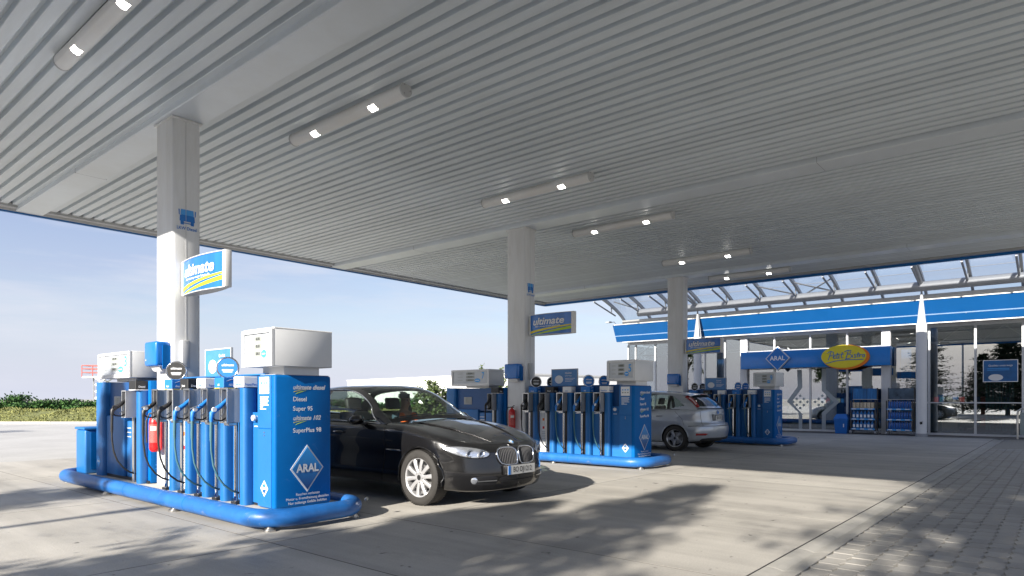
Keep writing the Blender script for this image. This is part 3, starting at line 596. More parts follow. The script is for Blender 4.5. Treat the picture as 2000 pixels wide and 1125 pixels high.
def flag_sign(c):
    t = thing('projecting_sign', '', 'sign', (c+.1, 8.9, 2.62)); y0, y1, z0, z1 = 7.70, 8.885, 2.635, 3.085; xm = c+.14
    def bulge(s): return .055*(1-(2*s-1)**2)+.03
    N = 14; M_ = 10
    fr_ = [[(xm-bulge(i/N), y1-.05-(y1-y0-.12)*i/N, z0+.012+(z1-z0-.024)*j/M_) for j in range(M_+1)] for i in range(N+1)]
    bk = [[(2*xm-a, b, c_) for a, b, c_ in r_] for r_ in fr_[::-1]]
    f1 = MB().grid(fr_).build('sign_face', None, t, smooth=True); f1.data.materials.append(SIGNF)
    MB().grid(bk).build('sign_back', BLUEP, t, smooth=True)
    # end and edge profiles
    for z_ in (z0, z1-.012):
        q = MB(); pl = [(p[0][0]-.008, p[0][1]) for p in fr_] + [(2*xm-p[0][0]+.008, p[0][1]) for p in fr_[::-1]]
        q.add([(a,b,z_) for a,b in pl]+[(a,b,z_+.012) for a,b in pl], [tuple(range(len(pl)))[::-1], tuple(range(len(pl),2*len(pl)))]+[(k,(k+1)%len(pl),len(pl)+(k+1)%len(pl),len(pl)+k) for k in range(len(pl))]); q.build('sign_edge', LGREY, t)
    box('sign_end', WHITE, t, xm-.045, y0, z0, xm+.045, y0+.07, z1, b=.01)
    box('sign_end', WHITE, t, xm-.040, y1-.05, z0, xm+.040, y1-.015, z1, b=.006)
    box('sign_bracket', STEEL, t, xm-.02, y1-.015, z0+.1, xm+.02, 8.899, z1-.1)
    # lettering and swooshes follow the curved face
    L_ = y1-y0-.12
    def onface(pts, name, m, dn=.004):
        v = []
        for a, b in pts: s = a/L_; v.append((xm-bulge(min(max(s,0),1))-dn, y1-.05-a, z0+b))
        return v
    def strip(top, bot, name, m):
        n = 16; q = MB(); G = [onface([(L_*k/n, bot(k/n)), (L_*k/n, top(k/n))], name, m) for k in range(n+1)]; q.grid(G); q.build(name, m, t)
    strip(lambda s: .095+.10*s**.8, lambda s: .045+.125*s**.8, 'sign_swoosh', YEL); strip(lambda s: .02+.135*s, lambda s: .014+.085*s**1.3, 'sign_swoosh', LIME)
    for s_, sz, a0, b0, sh, bd in (('ultimate', .205, .07, .285, .22, .005), ('Mehr Leistung, weniger Schadstoffe', .040, .15, .185, .15, .0006)):
        cu = text('sign_lettering', s_, sz, (0,0,0), (1,0,0), (0,1,0), PRINT, None, 0, shear=sh, align='LEFT', bold=bd, sx=1.22 if sz > .1 else 1.15)
        vv = [(p.co.x, p.co.y) for p in cu.data.vertices]; nv = onface([(a+a0, b+b0) for a, b in vv], '', None, .006); o = wloc(t)
        for p, r_ in zip(cu.data.vertices, nv): p.co = Vector(r_)-o
        cu.parent = t
    return t
SIGNF = mat('sign_blue_film', (.015,.14,.48), .22, var=.25, scale=1.3, coat=.4, stretch=(1,2.5,.4))
def placard(u0):
    t = thing('info_placard', '', 'sign', (u0+.33, 8.0, 1.56)); x = u0+.30; y0, y1, z0, z1 = 7.72, 8.36, 1.565, 1.90
    box('panel', mat('placard_blue', (.06,.22,.50), .35, var=.15, scale=3), t, x, y0, z0, x+.012, y1, z1)
    fm = MB()
    for c in ((y0-.015,z0-.015,y1+.015,z0),(y0-.015,z1,y1+.015,z1+.015),(y0-.015,z0,y0,z1),(y1,z0,y1+.015,z1)): fm.box(x-.006,c[0],c[1],x+.02,c[2],c[3])
    fm.build('frame', LGREY, t)
    plate('seal', ell(.21,.17), (x, y1-.18, z0+.13), NV, UP, PRINT, t, .003)
    text('headline', 'Qualität', .05, (x, y0+.22, z1-.075), NV, UP, PRINT, t, .003, bold=.0005); text('headline', 'unterwegs', .04, (x, y0+.22, z1-.13), NV, UP, PRINT, t, .003)
    for k in range(3): plate('print_line', rect(.24-.04*k,.009), (x, y0+.18+.02*k, z1-.185-k*.03), NV, UP, PRINT, t, .003)
    for yy in (y0+.12, y1-.12): MB().cyl((x+.006,yy,1.55),(x+.006,yy,z0),.01,n=8).build('stem', STEEL, t)
    return t
mp0 = multi_pump(''); sp0 = single_pump('3'); bp0 = bumper(isl_u[0]); tw0 = towel(colx[0]); ex0 = extinguisher(colx[0]); fs0 = flag_sign(colx[0]); pc0 = placard(isl_u[0])
LB = [('multi_hose_pump', mp0, ['blue five-nozzle fuel pump with sunlit front on the nearest island, left of the black saloon', 'blue five-nozzle fuel pump showing number 5 between the black saloon and the silver hatchback', 'blue five-nozzle fuel pump showing number 9, right of the silver hatchback']),
      (0, sp0, ['blue single-hose diesel pump with number 3 display left of the nearest column', 'blue single-hose diesel pump with number 7 display behind the bonnet of the black saloon', '']),
      (0, bp0, ['round blue tube guard rail around the nearest pump island', 'round blue tube guard rail around the middle pump island', 'round blue tube guard rail around the far pump island']),
      (0, tw0, ['blue paper towel dispenser with paper hanging out on the nearest column', 'blue paper towel dispenser on the middle column', 'blue paper towel dispenser on the far column behind the silver hatchback']),
      (0, ex0, ['sunlit red fire extinguisher hanging low on the nearest column', 'red fire extinguisher in shade on the middle column behind the bonnet', '']),
      (0, fs0, ['large curved blue ultimate sign on the nearest column', 'curved blue ultimate sign on the middle column', 'smallest curved blue ultimate sign, on the far column before the shop']),
      (0, pc0, ['framed blue notice with white seal above the nearest pump, beside a round sign', 'framed pale blue notice with white seal above the middle pump', 'framed pale blue notice with white seal above the far pump'])]
GR = ['five-nozzle pumps', 'single-hose diesel pumps', 'blue guard rails', 'towel dispensers', 'fire extinguishers', 'ultimate column signs', 'framed pump notices']
def fix_num(t, num):
    for ch in t.children:
        if ch.name.startswith('display_head'):
            for sc in ch.children:
                if sc.name.startswith('screen'):
                    for g in list(sc.children):
                        if g.name.startswith('pump_number'): bpy.data.objects.remove(g)
                    hx = -.006
                    if num:
                        xs = [v.co for v in sc.data.vertices]; y0 = min(v.y for v in xs); y1 = max(v.y for v in xs); z0 = min(v.z for v in xs); z1 = max(v.z for v in xs); xx = min(v.x for v in xs)
                        o = wloc(sc); n = text('pump_number', num, .20, o+Vector((xx, y0+(y1-y0)*.14, (z0+z1)/2+.03)), NV, UP, BLUEL, None, .003, bold=.004, sx=.75)
                        for p in n.data.vertices: p.co -= o
                        n.parent = sc
nums = {('m',1):'5', ('m',2):'9', ('s',1):'7'}
for gi, (_, proto, labs) in enumerate(LB):
    for k in range(3):
        if not labs[k]: continue
        o = proto if k == 0 else copy_tree(proto)
        if k: 
            dx = (isl_u[k]-isl_u[0]) if gi in (0,1,2,6) else (colx[k]-colx[0]); o.location.x += dx
        tag(o, labs[k], None, GR[gi])
        if k and gi == 0: fix_num(o, nums[('m',k)])
        if k and gi == 1: fix_num(o, nums[('s',k)])
for k, u0 in enumerate(isl_u):
    q = MB(); q.rbox(u0-.12, V0-.12, 0, u0+.82, V0+5.60, .15, .02, 2); o = q.build('island_plinth', PLIN, smooth=30, loc=(u0, V0, 0)); tag(o, kind='structure')
# low blue box at the far end of the nearest island; junction box on the near column
b = thing('storage_box', 'low plain blue box at the left end of the nearest island', 'box', (3.55, 11.75, .15))
box('body', BLUE, b, 3.52, 11.40, .15, 4.10, 11.80, .82, b=.03, seg=3); box('lid', BLUE, b, 3.505, 11.385, .822, 4.115, 11.815, .86, b=.012)
box('recess_panel', BLUE2, b, 3.60, 11.394, .22, 4.04, 11.399, .78)
for k in range(2):
    c = colx[k]; jb = thing('junction_box', ['small grey junction box on the sunlit nearest column', 'small grey junction box on the middle column'][k], 'junction box', (c+.16, 8.88, 1.7), 'column junction boxes')
    box('cover', LGREY, jb, c+.10, 8.845, 1.70, c+.20, 8.899, 2.06, b=.006)
    for zz in (1.73, 2.03): MB().cyl((c+.15,8.845,zz),(c+.15,8.841,zz),.008,n=8).build('screw', STEEL, jb)
# ------------------------------------------------------------------ cars
def crv(P, ts):
    """Catmull-Rom along the first axis of P at every parameter of ts."""
    P = np.asarray(P, float); n = len(P)-1; ts = np.clip(np.asarray(ts, float), 0, n); i = np.minimum(ts.astype(int), n-1); f = (ts-i).reshape((-1,)+(1,)*(P.ndim-1))
    Q = np.concatenate([[2*P[0]-P[1]], P, [2*P[-1]-P[-2]]]); p0, p1, p2, p3 = Q[i], Q[i+1], Q[i+2], Q[i+3]
    return .5*((2*p1)+(-p0+p2)*f+(2*p0-5*p1+4*p2-p3)*f*f+(-p0+3*p1-3*p2+p3)*f**3)
def cr(P, t): return crv(P, [t])[0]
class Net:
    def __init__(s, C): s.C = np.array(C, float); s.CT = s.C.transpose(1, 0, 2); s.cache = {}      # [row][col][3]
    def at(s, t, r): return cr(cr(s.CT, t), r)
    def dense(s, ts, rs): return crv(crv(s.CT, ts).transpose(1, 0, 2), rs)
    def tz(s, t, z, r0=.3, r1=6.6):                        # point on the shell at column t and height z
        k = round(t*400)
        if k not in s.cache: s.cache[k] = crv(cr(s.CT, k/400), np.linspace(r0, r1, 160))
        p = s.cache[k]; zz = p[:, 2]; ok = np.nonzero((zz[:-1] <= z) & (z <= zz[1:]))[0]
        if not len(ok): return p[-1].copy() if z > zz[-1] else p[np.abs(zz-z).argmin()].copy()
        i = ok[0]; f = (z-zz[i])/max(zz[i+1]-zz[i], 1e-6); return p[i]+(p[i+1]-p[i])*f
    def tzn(s, t, z):
        p = s.tz(t, z); a = s.tz(min(t+.08, len(s.C[0])-1), z); b = s.tz(max(t-.08, 0), z); c = s.tz(t, z+.012); d = s.tz(t, z-.012)
        n = np.cross(c-d, a-b); n = n/(np.linalg.norm(n)+1e-9)
        return p, n
def shell_net(plan, zs, ins, cx, cz, crown):
    """plan: outline columns; zs/ins: per row height and inset for each column; then rows to the centre line."""
    plan = np.array(plan, float); T = len(plan); nrm = []
    for i in range(T):
        a = plan[max(i-1, 0)]; b = plan[min(i+1, T-1)]; d = b-a
        n = np.array([-d[1], d[0]]); n /= np.linalg.norm(n)
        if i == 0: n = np.array([-1., 0])
        if i == T-1: n = np.array([1., 0])
        nrm.append(n)
    C = []
    for z, q in zip(zs, ins): C.append([(plan[i][0]-nrm[i][0]*q[i], max(plan[i][1]-nrm[i][1]*q[i], 0), z[i]) for i in range(T)])
    top = np.array(C[-1])
    for k in (.33, .66, 1.):
        row = []
        for i in range(T):
            c = np.array([cx[i], 0, cz[i]]); p = top[i]+(c-top[i])*k; p[2] += crown*math.sin(math.pi*min(k*.8+.1, 1))*min(1, top[i][1]/.6)
            if k == 1.: p[2] = cz[i]
            row.append(p)
        C.append(row)
    return Net(C)
def wheel(parent, X, Y, Z, W, tyre_r, rim_r, width, spokes, side, rim_m, double):
    """W maps car coordinates to the world; the wheel faces +y when side = 1."""
    w_ = MB(); q = Vector(W(X, Y, Z)); ax = (Vector(W(X, Y+side, Z))-q).normalized(); hw = width/2
    wh = bpy.data.objects.new('wheel', None); COL.objects.link(wh); wh.parent = parent; wh.location = q-wloc(parent)
    sh = tyre_r-rim_r
    prof = [(rim_r, -hw*.9),(rim_r+.01,-hw),(rim_r+sh*.5,-hw*1.06),(tyre_r-.022,-hw*.98),(tyre_r-.004,-hw*.80),(tyre_r,-hw*.5),(tyre_r,hw*.5),(tyre_r-.004,hw*.80),(tyre_r-.022,hw*.98),(rim_r+sh*.5,hw*1.06),(rim_r+.01,hw),(rim_r,hw*.9)]
    MB().lathe(prof, q, ax, 48).build('tyre', TYRE, wh, smooth=35)
    tr = MB(); e1 = ax.orthogonal().normalized(); e2 = ax.cross(e1)
    for k in range(60):
        a = 2*math.pi*k/60; rd = e1*math.cos(a)+e2*math.sin(a); tg = ax.cross(rd)
        for s0 in (-1, 1):
            o = q+rd*(tyre_r-.003)+ax*(s0*hw*.62); pts = []
            for dx, dt, dr in ((-hw*.3,-.010,0),(hw*.3,-.010,0),(hw*.3,.008,0),(-hw*.3,.008,0),(-hw*.3,-.010,.007),(hw*.3,-.010,.007),(hw*.3,.008,.007),(-hw*.3,.008,.007)): pts.append(o+ax*dx+tg*dt+rd*(dr-abs(dx)/hw*.004))
            tr.add(pts, [(4,5,6,7),(0,1,5,4),(1,2,6,5),(2,3,7,6),(3,0,4,7)])
    tag(tr.build('tread_blocks', TYRE, wh), kind='stuff')
    rim = MB(); rim.lathe([(rim_r-.03,-hw*.8),(rim_r-.012,-hw*.3),(rim_r-.018,hw*.55),(rim_r-.012,hw*.8),(rim_r+.004,hw*.92),(rim_r+.006,hw*.80)], q, ax, 48)
    n = spokes
    def spoke(a, r0, r1, w0, w1, d0, d1, th):
        rd = e1*math.cos(a)+e2*math.sin(a); tg = ax.cross(rd); v = []
        for r, wd, d in ((r0, w0, d0), ((r0+r1)/2, (w0+w1)/2*.92, (d0+d1)/2+.008), (r1, w1, d1)):
            for du, dn in ((-1,-th),(-1,-.006),(-.45,.004),(.45,.004),(1,-.006),(1,-th)): v.append(q+rd*r+tg*(wd/2*du)+ax*(d+dn))
        f = [(i*6+k_, i*6+(k_+1) % 6, (i+1)*6+(k_+1) % 6, (i+1)*6+k_) for i in range(2) for k_ in range(6)]
        rim.add(v, f)
    for k in range(n):
        a = 2*math.pi*k/n+.3
        if double: 
            for s0 in (-1, 1): spoke(a+s0*.10, .06, rim_r-.008, .045, .030, hw*.80, hw*.72, .035)
        else: spoke(a, .055, rim_r-.008, .042, .056, hw*.78, hw*.72, .035)
    rim.lathe([(0,hw*.80),(.035,hw*.80),(.05,hw*.82),(.07,hw*.80),(.078,hw*.70),(.078,hw*.4)], q, ax, 30)
    rim.build('rim', rim_m, wh, smooth=35)
    MB().lathe([(0,hw*.81),(.026,hw*.84),(.033,hw*.82)], q, ax, 20).build('hub_cap', BLACKP, wh, smooth=40)
    for k in range(5):
        a = 2*math.pi*(k+.5)/5; c = q+(e1*math.cos(a)+e2*math.sin(a))*.056; MB().cyl(c+ax*hw*.70, c+ax*hw*.815, .009, n=8).build('wheel_bolt', DARK, wh)
    MB().lathe([(.0,hw*.05),(.15,hw*.05),(.15,-hw*.05),(0,-hw*.05)], q, ax, 30).build('brake_disc', STEEL, wh, smooth=30)
    MB().lathe([(0,-hw*.5),(rim_r-.03,-hw*.5)], q, ax, 24).build('wheel_back', DARK, wh)
    return wh
TYRE = mat('tyre_rubber', (.028,.026,.024), .75, var=.2, scale=20, dirt=.1)
TRIMB = mat('black_trim', (.01,.01,.011), .3, var=.1)
LINER = mat('arch_liner', (.006,.006,.006), .9, var=.1)
LENS = glass_mat('lamp_lens', (.97,.98,1), .06, 1.45)
REFLECTOR = mat('lamp_reflector', (.85,.86,.88), .16, .85, var=.15, scale=25, bump=.3, bscale=30)
CARGLASS = glass_mat('car_glass', (.62,.70,.66), .03, 1.5)
CARGLASSD = glass_mat('car_glass_dark', (.30,.36,.34), .05, 1.5)
SEATM = mat('seat_leather', (.025,.024,.023), .5, var=.1)
RUBTRIM = mat('interior_trim', (.035,.034,.033), .6, var=.1)
def patch(net, poly, name, m, parent, W, off=.004, rings=4, side=1, smooth=True, n=44):
    """curved patch that follows the shell; poly in (column, height)."""
    P = [np.array(p, float) for p in poly]; m_ = len(P); per = []
    for k in range(n):
        s = k/n*m_; i = int(s); per.append(P[i % m_]*(1-(s-i))+P[(i+1) % m_]*(s-i))
    c = sum(per)/n; v = []; f = []
    for j in range(rings):
        for p in per:
            q = c+(p-c)*(1-j/rings); pt, nn = net.tzn(q[0], q[1]); o = pt+nn*off*(1 if j else .15); v.append(W(o[0], o[1]*side, o[2]))
    pt, nn = net.tzn(c[0], c[1]); o = pt+nn*off; v.append(W(o[0], o[1]*side, o[2]))
    for j in range(rings-1):
        for k in range(n): f.append((j*n+k, j*n+(k+1) % n, (j+1)*n+(k+1) % n, (j+1)*n+k))
    f += [((rings-1)*n+k, (rings-1)*n+(k+1) % n, len(v)-1) for k in range(n)]
    q = MB(); q.add(v, f); return q.build(name, m, parent, smooth=50 if smooth else False)
def surf_tube(net, pts, r, name, m, parent, W, off=.004, side=1, closed=False, n=6, sub=6):
    P = [np.array(p, float) for p in pts]; out = []; N = len(P)
    for i in range(N if closed else N-1):
        for k in range(sub): out.append(P[i]*(1-k/sub)+P[(i+1) % N]*(k/sub))
    if not closed: out.append(P[-1])
    v = []
    for q in out:
        pt, nn = net.tzn(q[0], q[1]); o = pt+nn*off; v.append(W(o[0], o[1]*side, o[2]))
    return MB().tube(v, r, n, closed=closed).build(name, m, parent, smooth=50)
def smooth_poly(P, it=2):
    for _ in range(it):
        Q = []
        for i in range(len(P)):
            a = np.array(P[i], float); b = np.array(P[(i+1) % len(P)], float); Q += [a*.75+b*.25, a*.25+b*.75]
        P = Q
    return P
def car_shell(net, T, W, parent, paint, arches, cabin, dens=12, rd=7):
    ts = np.linspace(0, T-1, (T-1)*dens+1); NR = len(net.C)-1; rs = np.linspace(0, NR, NR*rd+1)
    G = net.dense(ts, rs); nr, nc = len(rs), len(ts); Ra = arches[0][2]
    D = np.full((nr, nc), 9.)
    for (ax_, az_, ra) in arches:
        d = np.hypot(G[:,:,0]-ax_, G[:,:,2]-az_); ok = (G[:,:,1] > .45); D = np.where(ok & (d < ra+.3), np.minimum(D, d/ra), D)
    body = MB()
    keep = []
    for i in range(nr-1):
        for j in range(nc-1):
            if (D[i:i+2, j:j+2] < 1).all(): continue
            xm = G[i:i+2, j:j+2, 0].mean()
            if rs[i] >= 6.7 and cabin[0] < xm < cabin[1]: continue
            keep.append((i, j))
    for (ax_, az_, ra) in arches:
        d = np.hypot(G[:,:,0]-ax_, G[:,:,2]-az_); ok = (G[:,:,1] > .45) & (d < ra) & (d > 1e-3)
        k = np.where(ok, ra/np.maximum(d, 1e-3), 1); G[:,:,0] = ax_+(G[:,:,0]-ax_)*k; zz = az_+(G[:,:,2]-az_)*k; G[:,:,2] = np.where(ok, zz, G[:,:,2])
    for s in (1, -1):
        v = [W(p[0], p[1]*s, p[2]) for r_ in G for p in r_]
        f = [((i*nc+j), (i*nc+j+1), ((i+1)*nc+j+1), ((i+1)*nc+j)) for i, j in keep]
        if s < 0: f = [q[::-1] for q in f]
        body.add(v, f)
    o = body.build('body', paint, parent, smooth=35)
    me = o.data; bm = bmesh.new(); bm.from_mesh(me); bmesh.ops.delete(bm, geom=[v for v in bm.verts if not v.link_faces], context='VERTS')
    bmesh.ops.remove_doubles(bm, verts=bm.verts, dist=.0004); bmesh.ops.recalc_face_normals(bm, faces=bm.faces); bm.to_mesh(me); bm.free()
    me.polygons.foreach_set('use_smooth', [True]*len(me.polygons)); me.set_sharp_from_angle(angle=R(38))
    for (ax_, az_, ra) in arches:
        for s in (1, -1):
            A = [R(-12)+R(204)*k/28 for k in range(29)]
            lip = []
            for a in A:
                x = ax_+ra*math.cos(a); z = az_+ra*math.sin(a)
                if z < .19: continue
                # lateral position of the shell there
                dd = np.hypot(G[:,:,0]-x, G[:,:,2]-z)+np.where(G[:,:,1] > .5, 0, 9); k = np.unravel_index(dd.argmin(), dd.shape); lip.append((x, G[k][1], z))
            MB().tube([W(x, (y-.006)*s, z) for x, y, z in lip], .013, 8).build('arch_lip', paint, parent, smooth=60)
            Gd = [[W(ax_+(ra+.004)*math.cos(a), y*s, max(.12, az_+(ra+.004)*math.sin(a))) for y in (.55, .70, .90)] for a in A]
            MB().grid(Gd).build('arch_liner', LINER, parent, smooth=True)
            MB().add([W(ax_, .56*s, az_)]+[W(ax_+ra*math.cos(a), .56*s, max(.12, az_+ra*math.sin(a))) for a in A], [(0, k+1, k+2) for k in range(len(A)-1)]).build('arch_liner', LINER, parent)
    return o
def greenhouse(C, W, parent, paint, roof_s, rear_s, pillars, dlo, glass_side, dens=10):
    """C[col][5 rows belt..centre]; top cells: windscreen, roof, rear window; side cells: frame and glass."""
    net = Net(np.array(C, float).transpose(1, 0, 2)); T = len(C); ts = np.linspace(0, T-1, (T-1)*dens+1); rs = np.linspace(0, 4, 41); G = net.dense(ts, rs)
    sets = {}
    for i in range(len(rs)-1):
        a = (rs[i]+rs[i+1])/2
        for j in range(len(ts)-1):
            s = (ts[j]+ts[j+1])/2
            if a > 2.0:
                ap = 2.22
                if s < roof_s: key = 'windscreen' if a > ap and s > .25 else ('cowl' if s <= .25 and a > ap else 'roof')
                elif s > rear_s: key = 'rear_window' if a > ap+.1 and s < T-1-.2 else 'roof'
                else: key = 'roof'
            else:
                lo, hi = dlo(s)
                key = 'side' if lo < a < hi else 'frame'
                for p0, p1 in pillars:
                    if p0 < s < p1 and key == 'side': key = 'pillar%d' % pillars.index((p0, p1))
            sets.setdefault(key, []).append((i, j))
    nc = len(ts); mats_ = {'windscreen': CARGLASS, 'rear_window': CARGLASSD, 'roof': paint, 'side': glass_side, 'frame': paint, 'pillar': TRIMB, 'cowl': TRIMB}
    for key, cl in sets.items():
        for grp in ((1, -1),) if key in ('windscreen','rear_window','roof','cowl') else ((1,), (-1,)):
            mb = MB()
            for s in grp:
                f = [((i*nc+j), (i*nc+j+1), ((i+1)*nc+j+1), ((i+1)*nc+j)) for i, j in cl]
                if s < 0: f = [q[::-1] for q in f]
                off = -.006 if key in ('windscreen','side','rear_window','cowl','pillar0','pillar1') else 0
                mb.add([W(p[0], p[1]*s*(1+off), p[2]+off*.5) for r_ in G for p in r_], f)
            nm = {'side':'side_window','pillar':'window_pillar','frame':'window_frame'}.get(key.rstrip('0123456789'), key)
            o = mb.build(nm, mats_[key.rstrip('0123456789')], parent, smooth=45)
            bm = bmesh.new(); bm.from_mesh(o.data); bmesh.ops.delete(bm, geom=[v for v in bm.verts if not v.link_faces], context='VERTS')
            bmesh.ops.remove_doubles(bm, verts=bm.verts, dist=.0004); bmesh.ops.recalc_face_normals(bm, faces=bm.faces); bm.to_mesh(o.data); bm.free()
            o.data.polygons.foreach_set('use_smooth', [True]*len(o.data.polygons))
    return net
def gh_tube(net, pts, r, name, m, parent, W, side=1):
    v = [];
    for s, a in pts: p = net.at(s, a); v.append(W(p[0], p[1]*side, p[2]))
    MB().tube(v, r, 6).build(name, m, parent, smooth=60)
def seat(parent, W, x, y):
    s = MB()
    def rb(x0,y0,z0,x1,y1,z1,b): 
        q = MB(); q.rbox(x0,y0,z0,x1,y1,z1,b,3); s.add([W(*p) for p in q.v], q.f)
    rb(x-.25,y-.25,.40,x+.27,y+.25,.56,.05)
    q = MB(); q.rbox(0,-.25,0,.13,.25,.62,.05,3); s.add([W(x+.22+p[0]+p[2]*.30, y+p[1], .52+p[2]*.95) for p in q.v], q.f)
    q = MB(); q.rbox(0,-.13,0,.09,.13,.18,.035,3); s.add([W(x+.43+p[0]+p[2]*.2, y+p[1], 1.13+p[2]) for p in q.v], q.f)
    s.build('seat', SEATM, parent, smooth=40)
def interior(parent, W, xd, xs, L, wb, yb=.74):
    box_ = MB(); q = MB(); q.rbox(xd,-yb,.55,xd+.42,yb,.93,.08,3); box_.add([W(*p) for p in q.v], q.f); box_.build('dashboard', RUBTRIM, parent, smooth=40)
    q = MB(); q.box(xd,-yb,.26,L,yb,.32); m_ = MB(); m_.add([W(*p) for p in q.v], q.f); m_.build('cabin_floor', RUBTRIM, parent)
    for s in (-1, 1):
        q = MB(); q.box(xd,s*(yb+.03),.3,L,s*(yb+.06),.90); m_ = MB(); m_.add([W(*p) for p in q.v], q.f); m_.build('door_lining', RUBTRIM, parent)
    for s in (-1, 1): seat(parent, W, xs, s*.37)
    q = MB(); q.rbox(xs+.85,-.66,.40,xs+1.3,.66,.58,.05,3); q.rbox(xs+1.2,-.66,.55,xs+1.4,.66,1.05,.05,3); m_ = MB(); m_.add([W(*p) for p in q.v], q.f); m_.build('rear_bench', SEATM, parent, smooth=40)
def steering(parent, W, x, y):
    c = Vector((x, y, .90)); d = Vector((-.9, 0, .43)).normalized(); a = Vector((0,1,0)); b = d.cross(a); m_ = MB()
    m_.tube([W(*(c+(a*math.cos(t)+b*math.sin(t))*.185)) for t in [2*math.pi*k/28 for k in range(28)]], .015, 8, closed=True)
    for t in (0, math.pi, -math.pi/2): m_.tube([W(*c), W(*(c+(a*math.cos(t)+b*math.sin(t))*.18))], .016, 6)
    m_.tube([W(*c), W(*(c+d*.25))], .035, 10); m_.build('steering_wheel', DARK, parent, smooth=50)
def number_plate(parent, c, xd, w_, h_, s, strip=True, yd=UP, m_text=None):
    o = plate('number_plate', rect(w_+.014, h_+.012), Vector(c), xd, yd, BLACKP, parent, .008)
    N = Vector(xd).cross(Vector(yd)).normalized()
    plate('plate_field', rect(w_, h_), Vector(c)+N*.008, xd, yd, mat('plate_white', (.62,.62,.60), .45, var=.04, dirt=.1), o, .003)
    X = Vector(xd).normalized()
    if strip: plate('plate_strip', rect(w_*.085, h_*.96), Vector(c)+N*.011-X*(w_*.45), xd, yd, BLUEP, o, .002)
    text('plate_lettering', s, h_*.82, Vector(c)+N*.011+X*(w_*.03), xd, yd, BLACKP, o, .003, bold=.001, sx=.86)
    return o
# ---- black saloon -------------------------------------------------------------
PAINTB = mat('anthracite_paint', (.010,.0097,.0102), .22, .25, var=.06, scale=2, coat=1., spec=.5)
plan = [(0,0),(.012,.22),(.055,.44),(.15,.63),(.30,.775),(.50,.862),(.70,.898),(.95,.912),(1.30,.920),(1.9,.926),(2.6,.928),(3.3,.926),(3.85,.918),(4.3,.89),(4.62,.82),(4.80,.65),(4.87,.40),(4.90,0)]
T = len(plan); F = [1,1,1,.9,.6,.25]+[0]*(T-6)           # weight of the front end
def mixr(side, front, rear=None):
    r = []
    for i in range(T):
        f = F[i]; v = side[i] if hasattr(side, '__len__') else side
        v = v*(1-f)+(front[i] if hasattr(front, '__len__') else front)*f
        if rear is not None:
            k = max(0, min(1, (i-12)/3)); v = v*(1-k)+rear*k
        r.append(v)
    return r
belt = [.735,.737,.742,.752,.775,.820,.862,.910,.955,.978,.985,.992,1.0,1.015,1.03,1.045,1.05,1.055]
zs = [mixr(.20,.19,.24), mixr(.21,.185,.26), mixr(.27,.225,.34), mixr(.40,.37,.46), mixr(.56,.50,.62), mixr([.74]*4+[.69,.715,.735,.75,.765,.775,.785,.80,.815]+[.83]*5, [.665,.665,.665,.665,.68,.70]+[0]*12, .82), belt]
ins = [mixr(.22,.20), mixr(.055,.075), mixr(.018,.022), mixr(.004,.0), mixr(.010,.012,.0), mixr([.0]*T,.050,.02), mixr([.0,.0,.0,.0,.055,.06,.06,.062,.068,.072,.075,.075,.072,.07,.07,.07,.07,.07],.135)]
cx = [.155,.17,.20,.27,.38,.55,.75,1.0,1.34,1.9,2.6,3.3,3.9,4.25,4.5,4.68,4.75,4.80]
cz = [.75,.753,.762,.785,.825,.876,.925,.975,1.022,1.02,1.02,1.02,1.05,1.095,1.09,1.08,1.075,1.07]
NB = shell_net(plan, zs, ins, cx, cz, .010)
BU, BV = 6.33, 5.20
def WB(x, y, z): return (BU-y, BV+x, z)
bm_car = thing('black_saloon_car', 'shiny black saloon car with silver multi-spoke wheels parked beside the nearest pump', 'car', (BU, BV+2.4, 0))
arch = [(.832,.338,.372),(3.80,.338,.372)]
car_shell(NB, T, WB, bm_car, PAINTB, arch, (1.47, 4.12), 13, 8)
GB = [ # belt, side middle, rail, quarter, centre
 [(1.50,.845,.965),(1.50,.842,.970),(1.50,.835,.980),(1.40,.45,1.020),(1.36,0,1.032)],
 [(1.78,.862,.975),(1.79,.835,1.05),(1.80,.765,1.130),(1.66,.43,1.170),(1.62,0,1.182)],
 [(2.08,.866,.982),(2.09,.812,1.155),(2.10,.690,1.312),(1.96,.40,1.365),(1.92,0,1.378)],
 [(2.36,.868,.986),(2.38,.795,1.225),(2.40,.630,1.410),(2.25,.38,1.462),(2.20,0,1.474)],
 [(2.75,.868,.990),(2.75,.790,1.245),(2.75,.612,1.442),(2.70,.35,1.490),(2.68,0,1.500)],
 [(3.20,.866,.995),(3.20,.790,1.235),(3.20,.608,1.428),(3.15,.35,1.475),(3.12,0,1.485)],
 [(3.62,.858,1.0),(3.60,.795,1.21),(3.58,.618,1.372),(3.54,.36,1.422),(3.52,0,1.432)],
 [(3.98,.845,1.01),(3.96,.80,1.12),(3.94,.70,1.225),(3.90,.40,1.275),(3.88,0,1.285)],
 [(4.28,.825,1.02),(4.27,.815,1.035),(4.25,.80,1.055),(4.25,.45,1.095),(4.25,0,1.105)]]
def dlo_b(s):
    if s < .55 or s > 7.15: return (9, 9)
    hi = 1.80
    if s < 1.2: hi = 1.80*min(1,(s-.35)/.85)+.0
    if s > 6.4: hi = 1.80-(s-6.4)*1.3
    return (.10, hi)
NG = greenhouse(GB, WB, bm_car, PAINTB, 3.0, 6.15, [(4.35,4.62),(6.25,6.38)], dlo_b, CARGLASS)
